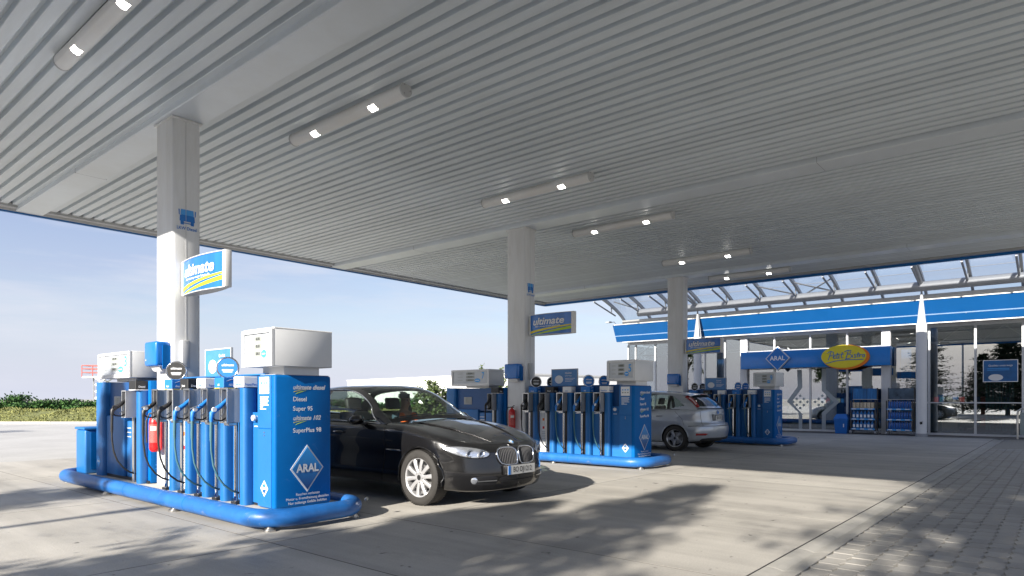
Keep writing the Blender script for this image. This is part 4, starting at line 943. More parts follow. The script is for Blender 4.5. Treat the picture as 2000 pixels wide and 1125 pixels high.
for s in (1, -1):
    gh_tube(NG, [(.42+.2*k,.04) for k in range(35)], .008, 'chrome_trim', CHROME, bm_car, WB, s)
    gh_tube(NG, [(.42+.1*k, .10+1.74*min(1,k/9)) for k in range(10)]+[(1.4+.25*k,1.86) for k in range(20)]+[(6.5,1.70),(6.8,1.35),(7.05,.9),(7.15,.4),(7.2,.1)], .009, 'chrome_trim', CHROME, bm_car, WB, s)
# kidneys, lamps, bumper openings
GRIL = mat('grille_dark', (.008,.008,.009), .5, var=.1)
for s in (1, -1):
    kd = smooth_poly([(.09,.682),(.70,.698),(1.42,.690),(1.62,.645),(1.56,.565),(1.34,.500),(.55,.484),(.13,.495),(.075,.58)], 2)
    patch(NB, kd, 'grille', GRIL, bm_car, WB, .002, 4, s)
    surf_tube(NB, kd[::2], .011, 'grille_frame', CHROME, bm_car, WB, .010, s, True, 8, 2)
    for k in range(10):
        t = .22+k*.13; zt = .686-(.012 if k > 8 else 0); zb = .498+(.0 if k < 6 else .012*(k-5)); surf_tube(NB, [(t,zb),(t,zt)], .0032, 'grille_slat', mat('slat_grey', (.10,.10,.105), .4, .4), bm_car, WB, .008, s, False, 6, 5)
    hl = smooth_poly([(2.02,.655),(2.6,.700),(3.3,.722),(4.2,.735),(4.85,.722),(5.0,.705),(4.6,.665),(3.9,.612),(3.1,.585),(2.35,.592),(2.08,.615)], 2)
    h = patch(NB, hl, 'headlight', REFLECTOR, bm_car, WB, .004, 5, s); 
    patch(NB, hl, 'lens', LENS, h, WB, .030, 5, s)
    surf_tube(NB, hl[::2], .006, 'lamp_rim', TRIMB, h, WB, .003, s, True, 6, 2)
    for tc_, zc_ in ((2.62,.638),(3.35,.645)):
        p, n = NB.tzn(tc_, zc_); c = Vector(WB(*(p*np.array([1,s,1])))); fwd = Vector((-n[1]*s, n[0], 0)).normalized() if False else (Vector(WB(*((p+n)*np.array([1,s,1]))))-c).normalized()
        fwd = (fwd*.4+Vector((0,-1,0))).normalized()
        MB().tube([c+fwd*(.014)+(fwd.orthogonal()*math.cos(a)+fwd.cross(fwd.orthogonal()).normalized()*math.sin(a))*.035 for a in [2*math.pi*k/20 for k in range(20)]], .007, 6, closed=True).build('lamp_ring', STEEL, h, smooth=50)
        MB().lathe([(.032,0),(.026,-.016),(.022,-.010),(0,.003)], c+fwd*(.014), fwd, 20).build('projector', TRIMB, h, smooth=40)
    # eyelid strip above the lamp, side openings, fog lamp, lower lip
    so = smooth_poly([(1.65,.372),(2.4,.378),(3.05,.372),(3.35,.345),(3.15,.285),(2.6,.262),(1.75,.268),(1.6,.31)], 2)
    patch(NB, so, 'air_intake', GRIL, bm_car, WB, .003, 4, s)
    surf_tube(NB, [(1.72,.318),(2.3,.320),(2.85,.318)], .007, 'intake_bar', STEEL, bm_car, WB, .012, s)
    fg = patch(NB, [(3.05+.20*math.cos(a), .325+.040*math.sin(a)) for a in [2*math.pi*k/16 for k in range(16)]], 'fog_lamp', REFLECTOR, bm_car, WB, .008, 3, s); patch(NB, [(3.05+.20*math.cos(a), .325+.040*math.sin(a)) for a in [2*math.pi*k/16 for k in range(16)]], 'lens', LENS, fg, WB, .014, 3, s)
    p, n = NB.tzn(7.95, .655)
    for dt in (0,): patch(NB, smooth_poly([(7.55,.648),(7.75,.664),(8.15,.664),(8.3,.655),(8.1,.642),(7.7,.640)],1), 'side_repeater', CHROME, bm_car, WB, .010, 3, s)
    # shut lines: bonnet, front door, rear door
    surf_tube(NB, [(4.7,.74),(5.2,.79),(6,.835),(7,.872),(8,.91)], .0035, 'shut_line', LINER, bm_car, WB, .0005, s, False, 5, 8)
    surf_tube(NB, [(8.35,.93),(8.32,.80),(8.30,.60),(8.35,.40),(8.42,.26)], .0035, 'shut_line', LINER, bm_car, WB, .0005, s, False, 5, 6)
    surf_tube(NB, [(10.1,.955),(10.1,.60),(10.1,.26)], .0035, 'shut_line', LINER, bm_car, WB, .0005, s, False, 5, 8)
    surf_tube(NB, [(8.0,.765),(9,.785),(10,.795),(11,.805),(12,.82)], .004, 'body_crease', PAINTB, bm_car, WB, .000, s, False, 6, 8)
    # door handles, mirror
    for tt in (9.75, 11.3):
        v = []
        for k in range(7): p, n = NB.tzn(tt+(k-3)*.05, .845); o = p+n*(.012+.022*math.sin(math.pi*k/6)); v.append(WB(o[0], o[1]*s, o[2]))
        MB().tube(v, .012, 8).build('door_handle', PAINTB, bm_car, smooth=50)
    mr = MB(); cx_, cy_, cz_ = 1.93, .99, 1.015; rings = []
    for k in range(9):
        a = k/8; e = max(.02, math.sin(math.pi*min(max(a,.03),.97)))**.6
        rings.append([W_ for W_ in [WB(cx_-.07+.15*a+0*e, (cy_+.115*e*math.cos(t)+.0)*s, cz_+.075*e*math.sin(t)*(1 if math.sin(t) > 0 else .8)) for t in [2*math.pi*j/18 for j in range(19)]]])
    mr.grid(rings); mo = mr.build('wing_mirror', PAINTB, bm_car, smooth=60)
    MB().tube([WB(1.90,.80*s,.965),WB(1.92,.86*s,.955),WB(1.93,.93*s,.975)], [.03,.025,.022], 8).build('mirror_arm', TRIMB, mo, smooth=50)
    MB().tube([WB(2.0,(.99+.095*math.cos(t))*s,1.015+.058*math.sin(t)) for t in [2*math.pi*j/16 for j in range(16)]], .006, 5, closed=True).build('mirror_edge', TRIMB, mo)
    # hood creases
    MB().tube([WB(*(np.array(p)*np.array([1,s,1]))) for p in [(.20,.26,.757),(.45,.34,.842),(.75,.42,.918),(1.05,.50,.968),(1.32,.57,1.0)]], [.004,.010,.012,.010,.004], 8).build('bonnet_crease', PAINTB, bm_car, smooth=60)
    for ax_, az_, _r in arch: wheel(bm_car, ax_, .815*s, .338, WB, .338, .238, .215, 10, s, mat('alloy_silver', (.62,.62,.63), .32, .6, var=.04, coat=.3), False)
lo = smooth_poly([(0,.365),(.8,.365),(1.45,.355),(1.5,.30),(1.2,.235),(0,.225)], 2)
for s in (1, -1):
    patch(NB, lo, 'lower_intake', GRIL, bm_car, WB, .003, 4, s)
    surf_tube(NB, [(0,.30),(.7,.30),(1.4,.30)], .006, 'intake_bar', TRIMB, bm_car, WB, .010, s)
pf = NB.tz(0, .43); number_plate(bm_car, (BU, BV+pf[0]-.034, .432), PU, .52, .11, "BO DJ1212")
box('plate_holder', TRIMB, bm_car, BU-.275, BV+pf[0]-.033, .372, BU+.275, BV+pf[0]+.04, .492, b=.008)
ce = Vector(WB(.135, 0, .752)); MB().lathe([(0,.012),(.034,.010),(.041,.004),(.041,0)], ce, (0,-.55,.83), 22).build('bonnet_badge', STEEL, bm_car, smooth=40)
for k in range(4):
    pts = [(0,0)]+[(.030*math.cos(R(90*k+90*j/6)), .030*math.sin(R(90*k+90*j/6))) for j in range(7)]
    plate('badge_quarter', pts, ce+Vector((0,-.55,.83))*.0125, PU, (0,.83,.55), BLUEL if k % 2 else PRINT, bm_car, .002)
q = MB(); q.box(1.0,-.80,.20,4.4,.80,.26); m_ = MB(); m_.add([WB(*p) for p in q.v], q.f); m_.build('underbody', LINER, bm_car)
interior(bm_car, WB, 1.50, 2.36, 4.0, 2.97); steering(bm_car, WB, 2.02, -.37)
MB().tube([WB(1.42,.30,1.045),WB(1.50,-.1,1.085),WB(1.56,-.55,1.065)], .008, 6).build('wiper', DARK, bm_car, smooth=40)
MB().tube([WB(1.42,-.05,1.055),WB(1.50,.3,1.085),WB(1.58,.66,1.045)], .008, 6).build('wiper', DARK, bm_car, smooth=40)
m_ = MB(); q = MB(); q.rbox(2.13,-.10,1.30,2.17,.10,1.37,.015,2); m_.add([WB(*p) for p in q.v], q.f); m_.build('rear_view_mirror', DARK, bm_car, smooth=40)
# ---- driver: one skinned body, clothing as children -----------------------------
def skin_body(name, nodes, edges, m, parent, loc):
    me = bpy.data.meshes.new(name); me.from_pydata([Vector(n[0])-Vector(loc) for n in nodes], edges, []); o = bpy.data.objects.new(name, me); COL.objects.link(o)
    sk = o.modifiers.new('s', 'SKIN'); lay = me.skin_vertices[0].data
    for k, n in enumerate(nodes): lay[k].radius = n[1]; lay[k].use_root = (k == 0)
    sb = o.modifiers.new('u', 'SUBSURF'); sb.levels = sb.render_levels = 2
    dg = bpy.context.evaluated_depsgraph_get(); m2 = bpy.data.meshes.new_from_object(o.evaluated_get(dg)); bpy.data.objects.remove(o)
    m2.materials.clear(); m2.materials.append(m); m2.polygons.foreach_set('use_smooth', [True]*len(m2.polygons))
    o = bpy.data.objects.new(name, m2); COL.objects.link(o)
    if parent: o.parent = parent
    else: o.location = loc
    return o
def pd(x, y, z): return WB(x, -.37+y, z)
SKINM = mat('skin', (.45,.26,.18), .5, var=.05); SHIRT = mat('shirt_blue_grey', (.06,.10,.14), .8, var=.1); VEST = mat('vest_orange', (.95,.17,.02), .7, var=.08); HAIRM = mat('dark_hair', (.02,.014,.01), .7, var=.2)
dl = pd(2.45,0,.58)
nodes = [(pd(2.46,0,.62),(.15,.12)),(pd(2.52,0,.82),(.14,.11)),(pd(2.57,0,1.0),(.17,.105)),(pd(2.585,0,1.09),(.10,.08)),(pd(2.575,0,1.15),(.052,.052)),(pd(2.555,0,1.22),(.072,.085)),(pd(2.55,0,1.30),(.072,.09)),(pd(2.555,0,1.35),(.05,.06)),
 (pd(2.56,.19,1.04),(.062,.062)),(pd(2.42,.25,.84),(.048,.048)),(pd(2.20,.20,.86),(.036,.036)),(pd(2.08,.16,.92),(.03,.035)),
 (pd(2.56,-.19,1.04),(.062,.062)),(pd(2.42,-.25,.84),(.048,.048)),(pd(2.20,-.20,.86),(.036,.036)),(pd(2.08,-.16,.92),(.03,.035)),
 (pd(2.30,.11,.60),(.085,.085)),(pd(1.98,.13,.64),(.062,.062)),(pd(1.88,.13,.42),(.05,.05)),(pd(2.30,-.11,.60),(.085,.085)),(pd(1.98,-.13,.64),(.062,.062)),(pd(1.88,-.13,.42),(.05,.05))]
ed = [(0,1),(1,2),(2,3),(3,4),(4,5),(5,6),(6,7),(2,8),(8,9),(9,10),(10,11),(2,12),(12,13),(13,14),(14,15),(0,16),(16,17),(17,18),(0,19),(19,20),(20,21)]
dr = skin_body('person', nodes, ed, SKINM, None, dl); tag(dr, 'person in an orange vest sitting at the wheel of the black car', 'person')
infl = lambda ids, k: [(nodes[i][0], (nodes[i][1][0]*k, nodes[i][1][1]*k)) for i in ids]
skin_body('shirt', infl([0,1,2,8,9,10,12,13,14],1.10), [(0,1),(1,2),(2,3),(3,4),(4,5),(2,6),(6,7),(7,8)], SHIRT, dr, dl)
for s in (1, -1):
    skin_body('vest', [(pd(2.40,.10*s,.70),(.075,.09)),(pd(2.455,.105*s,.86),(.078,.10)),(pd(2.50,.12*s,1.0),(.085,.09)),(pd(2.545,.115*s,1.085),(.05,.06))], [(0,1),(1,2),(2,3)], VEST, dr, dl)
skin_body('hair', [(pd(2.59,0,1.27),(.074,.085)),(pd(2.575,0,1.345),(.075,.085)),(pd(2.54,0,1.385),(.05,.06))], [(0,1),(1,2)], HAIRM, dr, dl)
for s in (1, -1): MB().lathe([(0,.012),(.011,.008),(.013,0)], Vector(pd(2.468,.032*s,1.275)), (0,-1,0), 10).build('eye', BLACKP, dr, smooth=True)
MB().tube([pd(2.472,0,1.272),pd(2.455,0,1.245),pd(2.468,0,1.235)], [.007,.013,.008], 8).build('nose', SKINM, dr, smooth=True)
for side in (1, -1):     # fingers closed on the wheel rim
    hp = nodes[11 if side > 0 else 15][0]
    for k in range(5):
        b0 = Vector(hp)+Vector((.0,-.02,.03-.018*k)); MB().tube([b0+Vector((0,.02,0)), b0+Vector((.012*side,-.035,.006)), b0+Vector((.030*side,-.030,-.002)), b0+Vector((.032*side,-.005,-.004))], [.010,.009,.0085,.007], 6).build('finger', SKINM, dr, smooth=True)
# ---- silver hatchback ------------------------------------------------------------
PAINTS = mat('silver_paint', (.46,.49,.53), .30, .5, var=.04, scale=3, coat=.9)
FU, FV = 15.97, 10.92                       # centre line and front end; tail points to the camera
def WF(x, y, z): return (FU+y, FV-x, z)
planf = [(0,0),(.03,.25),(.10,.5),(.22,.68),(.40,.80),(.60,.86),(.85,.89),(1.1,.90),(1.4,.91),(1.9,.915),(2.4,.918),(2.9,.918),(3.4,.912),(3.78,.895),(4.06,.83),(4.23,.66),(4.31,.36),(4.335,0)]
T2 = len(planf)
def mr2(side, front, rear):
    r = []
    for i in range(T2):
        f = F[i]; k = [0]*12+[.1,.45,.85,1,1,1]; v = side*(1-f)+front*f if not hasattr(side,'__len__') else side[i]
        r.append(v*(1-k[i])+rear*k[i])
    return r
beltf = [.70,.71,.72,.74,.78,.83,.87,.91,.94,.965,.985,1.0,1.02,1.03,1.02,1.01,1.005,1.005]
zf = [mr2(.20,.20,.26), mr2(.22,.20,.27), mr2(.28,.25,.33), mr2(.42,.40,.52), mr2(.58,.55,.665), mr2(.76,.66,.72), beltf]
inf_ = [mr2(.2,.2,.16), mr2(.05,.06,.07), mr2(.015,.02,.02), mr2(.0,.0,-.01), mr2(.004,.01,.02), mr2(.0,.04,.085), [.12,.12,.12,.1,.07,.07,.07,.075,.08,.082,.084,.085,.085,.088,.10,.115,.12,.12]]
cxf = [.15,.17,.2,.27,.37,.5,.65,.85,1.05,1.7,2.2,2.8,3.3,3.6,3.85,4.0,4.1,4.15]; czf = [.72,.73,.74,.77,.81,.85,.89,.94,.98,.98,.98,.98,.99,.99,.99,1.0,1.005,1.005]
NF = shell_net(planf, zf, inf_, cxf, czf, .015)
ff = thing('silver_hatchback_car', 'silver hatchback car seen from behind, parked between the middle and far pumps', 'car', (FU, FV-2.2, 0))
archf = [(.86,.316,.355),(3.50,.316,.355)]
car_shell(NF, T2, WF, ff, PAINTS, archf, (1.15, 4.02), 10, 7)
GF = [
 [(1.15,.83,.945),(1.15,.828,.95),(1.15,.82,.96),(1.0,.45,.985),(.95,0,.99)],
 [(1.45,.838,.96),(1.46,.80,1.06),(1.47,.735,1.14),(1.30,.42,1.19),(1.26,0,1.20)],
 [(1.75,.84,.972),(1.77,.785,1.16),(1.79,.66,1.31),(1.63,.40,1.37),(1.58,0,1.385)],
 [(2.05,.84,.98),(2.06,.77,1.22),(2.07,.61,1.40),(1.95,.38,1.455),(1.90,0,1.468)],
 [(2.45,.84,.99),(2.45,.765,1.25),(2.45,.60,1.435),(2.40,.36,1.487),(2.38,0,1.497)],
 [(2.85,.838,1.0),(2.85,.765,1.25),(2.85,.60,1.43),(2.82,.36,1.482),(2.80,0,1.492)],
 [(3.25,.832,1.01),(3.25,.765,1.235),(3.25,.60,1.395),(3.25,.36,1.450),(3.25,0,1.462)],
 [(3.60,.82,1.02),(3.60,.765,1.21),(3.60,.605,1.35),(3.64,.36,1.405),(3.66,0,1.418)],
 [(3.86,.80,1.02),(3.86,.765,1.12),(3.86,.66,1.24),(3.93,.38,1.26),(3.96,0,1.275)],
 [(4.02,.77,1.012),(4.03,.755,1.03),(4.04,.72,1.06),(4.15,.40,1.055),(4.19,0,1.055)]]
def dlo_f(s):
    if s < .6 or s > 7.4: return (9, 9)
    hi = 1.80; lo = .08
    if s < 1.3: hi = 1.80*(s-.3)/1.0
    if s > 6.2: hi = 1.80-(s-6.2)*1.0; lo = .08+(s-6.2)*.42
    return (lo, hi)
NGF = greenhouse(GF, WF, ff, PAINTS, 3.0, 7.1, [(4.3,4.6),(6.05,6.2)], dlo_f, CARGLASS, 9)
TAIL = mat('tail_lamp_red', (.32,.012,.012), .2, var=.15, scale=30, coat=.8); TAILP = mat('tail_lamp_pale', (.55,.36,.34), .2, var=.15, scale=30, coat=.8)
for s in (1, -1):
    # tall lamp along the edge of the rear window
    q = MB(); Gd = []
    for k in range(11):
        a = k/10; st = 7.15+1.75*a; row = []
        for b_ in (1.78+.05*a, 1.98, 2.20, 2.36-.02*a): p = NGF.at(st, b_-.30*a*(1 if b_ < 2 else .3)); row.append(WF(p[0]+.012, (p[1]+.010)*s, p[2]+.008))
        Gd.append(row)
    q.grid(Gd); q.build('tail_lamp', TAIL, ff, smooth=60)
    q = MB(); q.grid([[Vector(r_[1])*(1-f_)+Vector(r_[2])*f_+Vector((.004*s, -.006, .004)) for f_ in (.0,.5,.9)] for r_ in Gd[2:9]]); q.build('tail_lamp_pane', TAILP, ff, smooth=60)
    # reflectors, creases, shut lines
    patch(NF, [(13.85,.395),(14.9,.40),(15.15,.44),(14.95,.452),(13.9,.452)], 'reflector', TAIL, ff, WF, .008, 3, s)
    surf_tube(NF, [(13.2,.62),(14,.632),(15,.625),(16,.62),(17,.62)], .008, 'bumper_edge', LINER, ff, WF, -.003, s, False, 6, 6)
    surf_tube(NF, [(14.45,.98),(14.5,.82),(14.6,.64)], .004, 'shut_line', LINER, ff, WF, .0005, s, False, 5, 8)
    surf_tube(NF, [(12.9,.63),(12.7,.80),(12.2,.98)], .003, 'shut_line', LINER, ff, WF, .0005, s, False, 5, 8)
    surf_tube(NF, [(10.5,.98),(10.5,.6),(10.5,.26)], .003, 'shut_line', LINER, ff, WF, .0005, s, False, 5, 8)
    patch(NF, [(14.2,.265),(15.5,.26),(17,.26),(17,.33),(15.5,.34),(14.5,.325)], 'lower_bumper', mat('bumper_plastic', (.03,.03,.032), .6, var=.1), ff, WF, .006, 3, s)
    v = []
    for k in range(7): p, n = NF.tzn(11.35+(k-3)*.06, .86); o = p+n*(.010+.022*math.sin(math.pi*k/6)); v.append(WF(o[0], o[1]*s, o[2]))
    MB().tube(v, .013, 8).build('door_handle', PAINTS, ff, smooth=50)
    gh_tube(NGF, [(.6+.2*k,.03) for k in range(33)], .007, 'window_seal', TRIMB, ff, WF, s)
    for ax_, az_, _r in archf: wheel(ff, ax_, .805*s, .316, WF, .316, .215, .205, 5, s, mat('alloy_grey', (.50,.51,.53), .3, .75, var=.04), True)
    q = MB(); q.rbox(1.45,.88,.97,1.62,1.06,1.10,.05,3); m_ = MB(); m_.add([WF(p[0],p[1]*s,p[2]) for p in q.v], q.f); m_.build('wing_mirror', PAINTS, ff, smooth=50)
# hatch: spoiler, badge, plate, wiper
sp_ = MB(); Gd = []
for k in range(13):
    y = -.58+1.16*k/12; p = 3.66+.10*(1-(y/.6)**2); Gd.append([WF(p-.10, y, 1.425-.05*(y/.6)**2), WF(p+.08, y, 1.415-.05*(y/.6)**2), WF(p+.085, y, 1.395-.05*(y/.6)**2), WF(p-.08, y, 1.375-.05*(y/.6)**2)])
sp_.grid(Gd); sp_.build('roof_spoiler', PAINTS, ff, smooth=40)
box('brake_lamp', TAIL, ff, FU-.15, FV-3.845, 1.392, FU+.15, FV-3.83, 1.405)
hz = NF.tz(17, .83); number_plate(ff, (FU, FV-hz[0]-.006, .815), PU, .36, .11, 'BO·S 35', False)
box('plate_recess', mat('recess_grey', (.20,.205,.21), .4), ff, FU-.30, FV-hz[0]-.005, .745, FU+.30, FV-hz[0]+.03, .885, b=.01)
box('plate_handle', PAINTS, ff, FU-.32, FV-hz[0]-.03, .890, FU+.32, FV-hz[0]+.03, .915, b=.01)
MB().lathe([(0,.012),(.05,.010),(.058,0)], (FU, FV-NF.tz(17,.94)[0]-.004, .945), (0,-1,.1), 22).build('badge', BLUEP, ff, smooth=40)
MB().tube([(FU+.062*math.cos(2*math.pi*k/24), FV-NF.tz(17,.94)[0]-.010, .945+.030*math.sin(2*math.pi*k/24)) for k in range(24)], .005, 6, closed=True).build('badge_ring', CHROME, ff, smooth=50)
MB().tube([WF(4.17,0,1.075),WF(4.12,.2,1.12),WF(4.07,.36,1.15)], .008, 6).build('rear_wiper', DARK, ff, smooth=40)
interior(ff, WF, 1.2, 2.0, 3.9, 2.64, .72)
q = MB(); q.box(.9,-.78,.20,4.0,.78,.26); m_ = MB(); m_.add([WF(*p) for p in q.v], q.f); m_.build('underbody', LINER, ff)
# ------------------------------------------------------------------ shop
FU_ = 27.5
SHOPG = glass_mat('shop_glass', (.66,.71,.72), .25, 1.5)
ROOFG = glass_mat('roof_glass', (.86,.88,.91), .03, 1.45)
ALU = mat('window_aluminium', (.58,.60,.62), .35, .2, var=.03)
CREAM = mat('cream_metal', (.66,.64,.58), .4, var=.04)
TUBEW = mat('tube_white', (.40,.41,.42), .35, var=.04)
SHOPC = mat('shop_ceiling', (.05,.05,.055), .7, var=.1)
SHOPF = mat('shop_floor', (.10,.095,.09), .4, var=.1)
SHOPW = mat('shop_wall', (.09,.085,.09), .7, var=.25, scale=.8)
shop = thing('shop_building', 'long glazed station shop with blue fascia and arched glass roof edge', 'building', (FU_, 6, 0))
VE0, VE1 = -7.0, 15.9
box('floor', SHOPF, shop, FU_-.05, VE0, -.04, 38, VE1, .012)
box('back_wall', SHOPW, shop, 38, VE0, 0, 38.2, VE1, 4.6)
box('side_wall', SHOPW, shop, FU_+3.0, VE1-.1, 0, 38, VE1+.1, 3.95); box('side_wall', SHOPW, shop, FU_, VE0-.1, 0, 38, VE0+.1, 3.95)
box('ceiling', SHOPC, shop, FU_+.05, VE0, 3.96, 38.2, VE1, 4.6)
# blue fascia, leaning out at the top, with a white line
q = MB(); q.prism([(0,0),(.10,0),(.62,.35),(.62,.74),(-.35,.74)], (26.93, 16.2, 3.94), (1,0,0), (0,0,1), 23.4); fa = q.build('fascia', mat('shop_fascia_blue', (.001, .070, .235), .42, var=.05, scale=1.5, dirt=.06), shop)
box('fascia_cap', CREAM, shop, 26.56, VE0, 4.682, 27.5, 16.15, 4.72)
q = MB(); q.box(-.004,0,0,.003,23.2,.035); m_ = MB(); m_.add([(26.93-.35*(.24+p[2])/.74+p[0], -7+p[1], 3.94+.24+p[2]) for p in q.v], q.f); m_.build('fascia_line', mat('line_pale_blue', (.22,.33,.50), .5), fa)
for k in range(11): box('line_clip', GREY, fa, 26.805, -6+k*2.15, 4.165, 26.812, -5.98+k*2.15, 4.178)
box('gutter', CREAM, shop, 26.75, VE0, 4.72, 27.35, 15.8, 4.90, b=.02)
box('soffit', OFFW, shop, 26.95, VE0, 3.90, FU_+.04, 15.9, 3.938)
box('head_rail', ALU, shop, FU_-.03, VE0, 3.80, FU_+.05, 15.9, 3.90)
# facade: posts, sill, transom, panes
posts = [15.9, 15.5, 14.49, 13.3, 12.1, 11.2, 10.35, 9.13, 7.75, 6.42, 5.10, 3.76, 2.41, 1.12, -.2, -1.5, -2.8, -4.1, -5.4, -6.9]
for k, y in enumerate(posts):
    wd = .15 if y in (10.35, 5.10) else .035
    if wd > .1:
        q = MB(); q.rbox(FU_-.16, y-wd, 0, FU_+.02, y+wd, 3.80, .03, 2, True); q.build('pillar', OFFW, shop, smooth=40)
    else: box('mullion', ALU, shop, FU_-.04, y-wd, .06, FU_+.04, y+wd, 3.80)
box('sill_rail', ALU, shop, FU_-.045, VE0, 0, FU_+.045, 15.9, .085)
for a, b_ in zip(posts[:-1], posts[1:]):
    y0, y1 = b_+.036, a-.036
    if 5.0 < (a+b_)/2 < 10.4:
        box('transom', ALU, shop, FU_-.03, y0, 3.18, FU_+.03, y1, 3.25)
        box('pane', SHOPG, shop, FU_-.005, y0, 3.25, FU_+.005, y1, 3.80); box('pane', SHOPG, shop, FU_-.005, y0, .085, FU_+.005, y1, 3.18)
    elif a < 5.2:
        box('transom', ALU, shop, FU_-.03, y0, 1.13, FU_+.03, y1, 1.17)
        box('pane', SHOPG, shop, FU_-.005, y0, 1.17, FU_+.005, y1, 3.80); box('pane', SHOPG, shop, FU_-.005, y0, .085, FU_+.005, y1, 1.13)
    else:
        box('pane', SHOPG, shop, FU_-.005, y0, .085, FU_+.005, y1, 3.80)
for y0, y1 in ((FU_+.05, FU_+1.5), (FU_+1.56, FU_+2.96)): box('end_pane', SHOPG, shop, y0, VE1-.04, .085, y1, VE1-.03, 3.80)
# entrance band with emblem and oval sign
eb = box('entrance_band', mat('band_blue', (.004,.20,.62), .3, var=.06, coat=.2), shop, 26.95, 4.88, 2.50, 27.30, 10.32, 3.19, b=.012)
dz = Vector((26.948, 8.80, 2.88)); W_, H_ = .94, .98
plate('emblem', [(0,-H_/2),(W_/2,0),(0,H_/2),(-W_/2,0)], dz, NV, UP, OFFW, eb, .12)
plate('emblem_field', [(0,-H_/2*.91),(W_/2*.91,0),(0,H_/2*.91),(-W_/2*.91,0)], dz+Vector((-.12,0,0)), NV, UP, BLUEP, eb, .006)
text('emblem_lettering', 'ARAL', .24, dz+Vector((-.127,0,0)), NV, UP, PRINT, eb, .004, bold=.006, sx=.98)
ov = Vector((26.948, 6.40, 2.865)); plate('oval_sign', ell(1.62,.92,40), ov+Vector((0,-.06,-.03)), NV, UP, ORANGE, eb, .10)
plate('oval_face', ell(1.54,.86,40), ov+Vector((-.10,0,.0)), NV, UP, YEL, eb, .03)
def script_line(pts, name, r=.012):
    # hand-drawn letter stroke; pts in sign units (x right, y up) around the oval's centre
    MB().tube([ov+Vector((-.133, -x_, y_)) for x_, y_ in pts], r, 6).build(name, BLUEP, eb, smooth=50)
st = [ # Petit Bistro as single strokes
 [(-.52,-.13),(-.46,.06),(-.42,.18)], [(-.56,.14),(-.44,.20),(-.34,.17),(-.33,.08),(-.42,.03),(-.48,.02)], # P
 [(-.36,-.03),(-.28,.01),(-.27,.05),(-.32,.05),(-.36,-.02),(-.33,-.08),(-.25,-.05)],      # e
 [(-.19,.14),(-.23,-.02),(-.21,-.08),(-.16,-.05)], [(-.27,.06),(-.13,.08)],               # t
 [(-.14,.04),(-.16,-.04),(-.13,-.07)], [(-.125,.10),(-.12,.11)],                          # i
 [(-.03,.16),(-.07,0),(-.05,-.07),(.0,-.04)], [(-.10,.07),(.03,.09)],                     # t
 [(.08,-.12),(.14,.08),(.17,.20)], [(.04,.17),(.16,.22),(.26,.20),(.25,.12),(.15,.07),(.25,.06),(.29,-.02),(.20,-.09),(.09,-.10)], # B
 [(.32,.05),(.30,-.03),(.33,-.06)], [(.335,.11),(.34,.12)],                               # i
 [(.43,.06),(.39,.06),(.38,.02),(.43,-.01),(.42,-.06),(.36,-.06)],                        # s
 [(.51,.13),(.48,-.0),(.50,-.06)], [(.45,.05),(.56,.07)],                                 # t
 [(.55,.04),(.545,-.05)], [(.55,.01),(.60,.05),(.63,.04)],                                # r
 [(.68,.05),(.645,.01),(.66,-.05),(.70,-.05),(.725,.0),(.71,.04),(.68,.05)],              # o
 [(-.60,-.24),(-.48,-.22),(-.30,-.17),(-.1,-.145),(.15,-.135),(.40,-.13),(.68,-.135)]]    # underline
for s_ in st: script_line(s_, 'sign_stroke', .014)
# frosted zigzag bands and diamonds on the doors
FROST = mat('frosted_film', (.36,.40,.42), .6, var=.05)
def film(pts, name='window_film'): MB().prism([(-(y), z) for y, z in pts], (FU_-.008, 0, 0), NV and (0,-1,0), UP, .002).build(name, FROST, shop)
def yz(x, y):
    r_ = (x-1000)/1292.6; du = .76594+.64291*r_; dv = .64291-.76594*r_; t_ = FU_/du; return (dv*t_, 1.3-(y-778)/1292.6*t_)
for A, B in ((((1557,722),(1558,755),(1537,784),(1560,806),(1560,839)), ((1566,722),(1567,757),(1546,785),(1567,809),(1567,839))), (((1605,720),(1605,763),(1629,786),(1605,806),(1605,840)), ((1613,720),(1613,760),(1640,785),(1613,809),(1613,840)))):
    for k in range(4): film([yz(*A[k]), yz(*A[k+1]), yz(*B[k+1]), yz(*B[k])])
for cx_, cy_ in [(1549,785),(1556,779),(1556,791),(1563,785),(1563,773),(1563,797),(1570,779),(1570,791),(1577,785),(1592,785),(1599,779),(1599,791),(1606,785),(1606,773),(1612,779),(1606,797),(1599,797),(1618,785),(1612,791)]:
    a_ = yz(cx_, cy_); film([(a_[0]+.06,a_[1]),(a_[0],a_[1]+.06),(a_[0]-.06,a_[1]),(a_[0],a_[1]-.06)])
# posters on the right-hand panes
pb = box('poster', mat('poster_blue', (.01,.10,.28), .4, var=.25, scale=3), shop, FU_-.03, 1.27, 1.87, FU_-.012, 2.18, 2.57)
fm = MB()
for c in ((1.25,1.85,2.20,1.87),(1.25,2.57,2.20,2.59),(1.25,1.87,1.27,2.57),(2.18,1.87,2.20,2.57)): fm.box(FU_-.035,c[0],c[1],FU_-.010,c[2],c[3])
fm.build('poster_frame', PRINT, pb)
text('poster_lettering', 'Qualität unterwegs', .085, (FU_-.03, 1.72, 2.40), NV, UP, PRINT, pb, .002); plate('poster_seal', ell(.40,.22), (FU_-.03, 1.85, 2.0), NV, UP, OFFW, pb, .002)
for k in range(2): plate('poster_line', rect(.6,.018), (FU_-.03, 1.78, 2.30-k*.05), NV, UP, BLUEL, pb, .002)
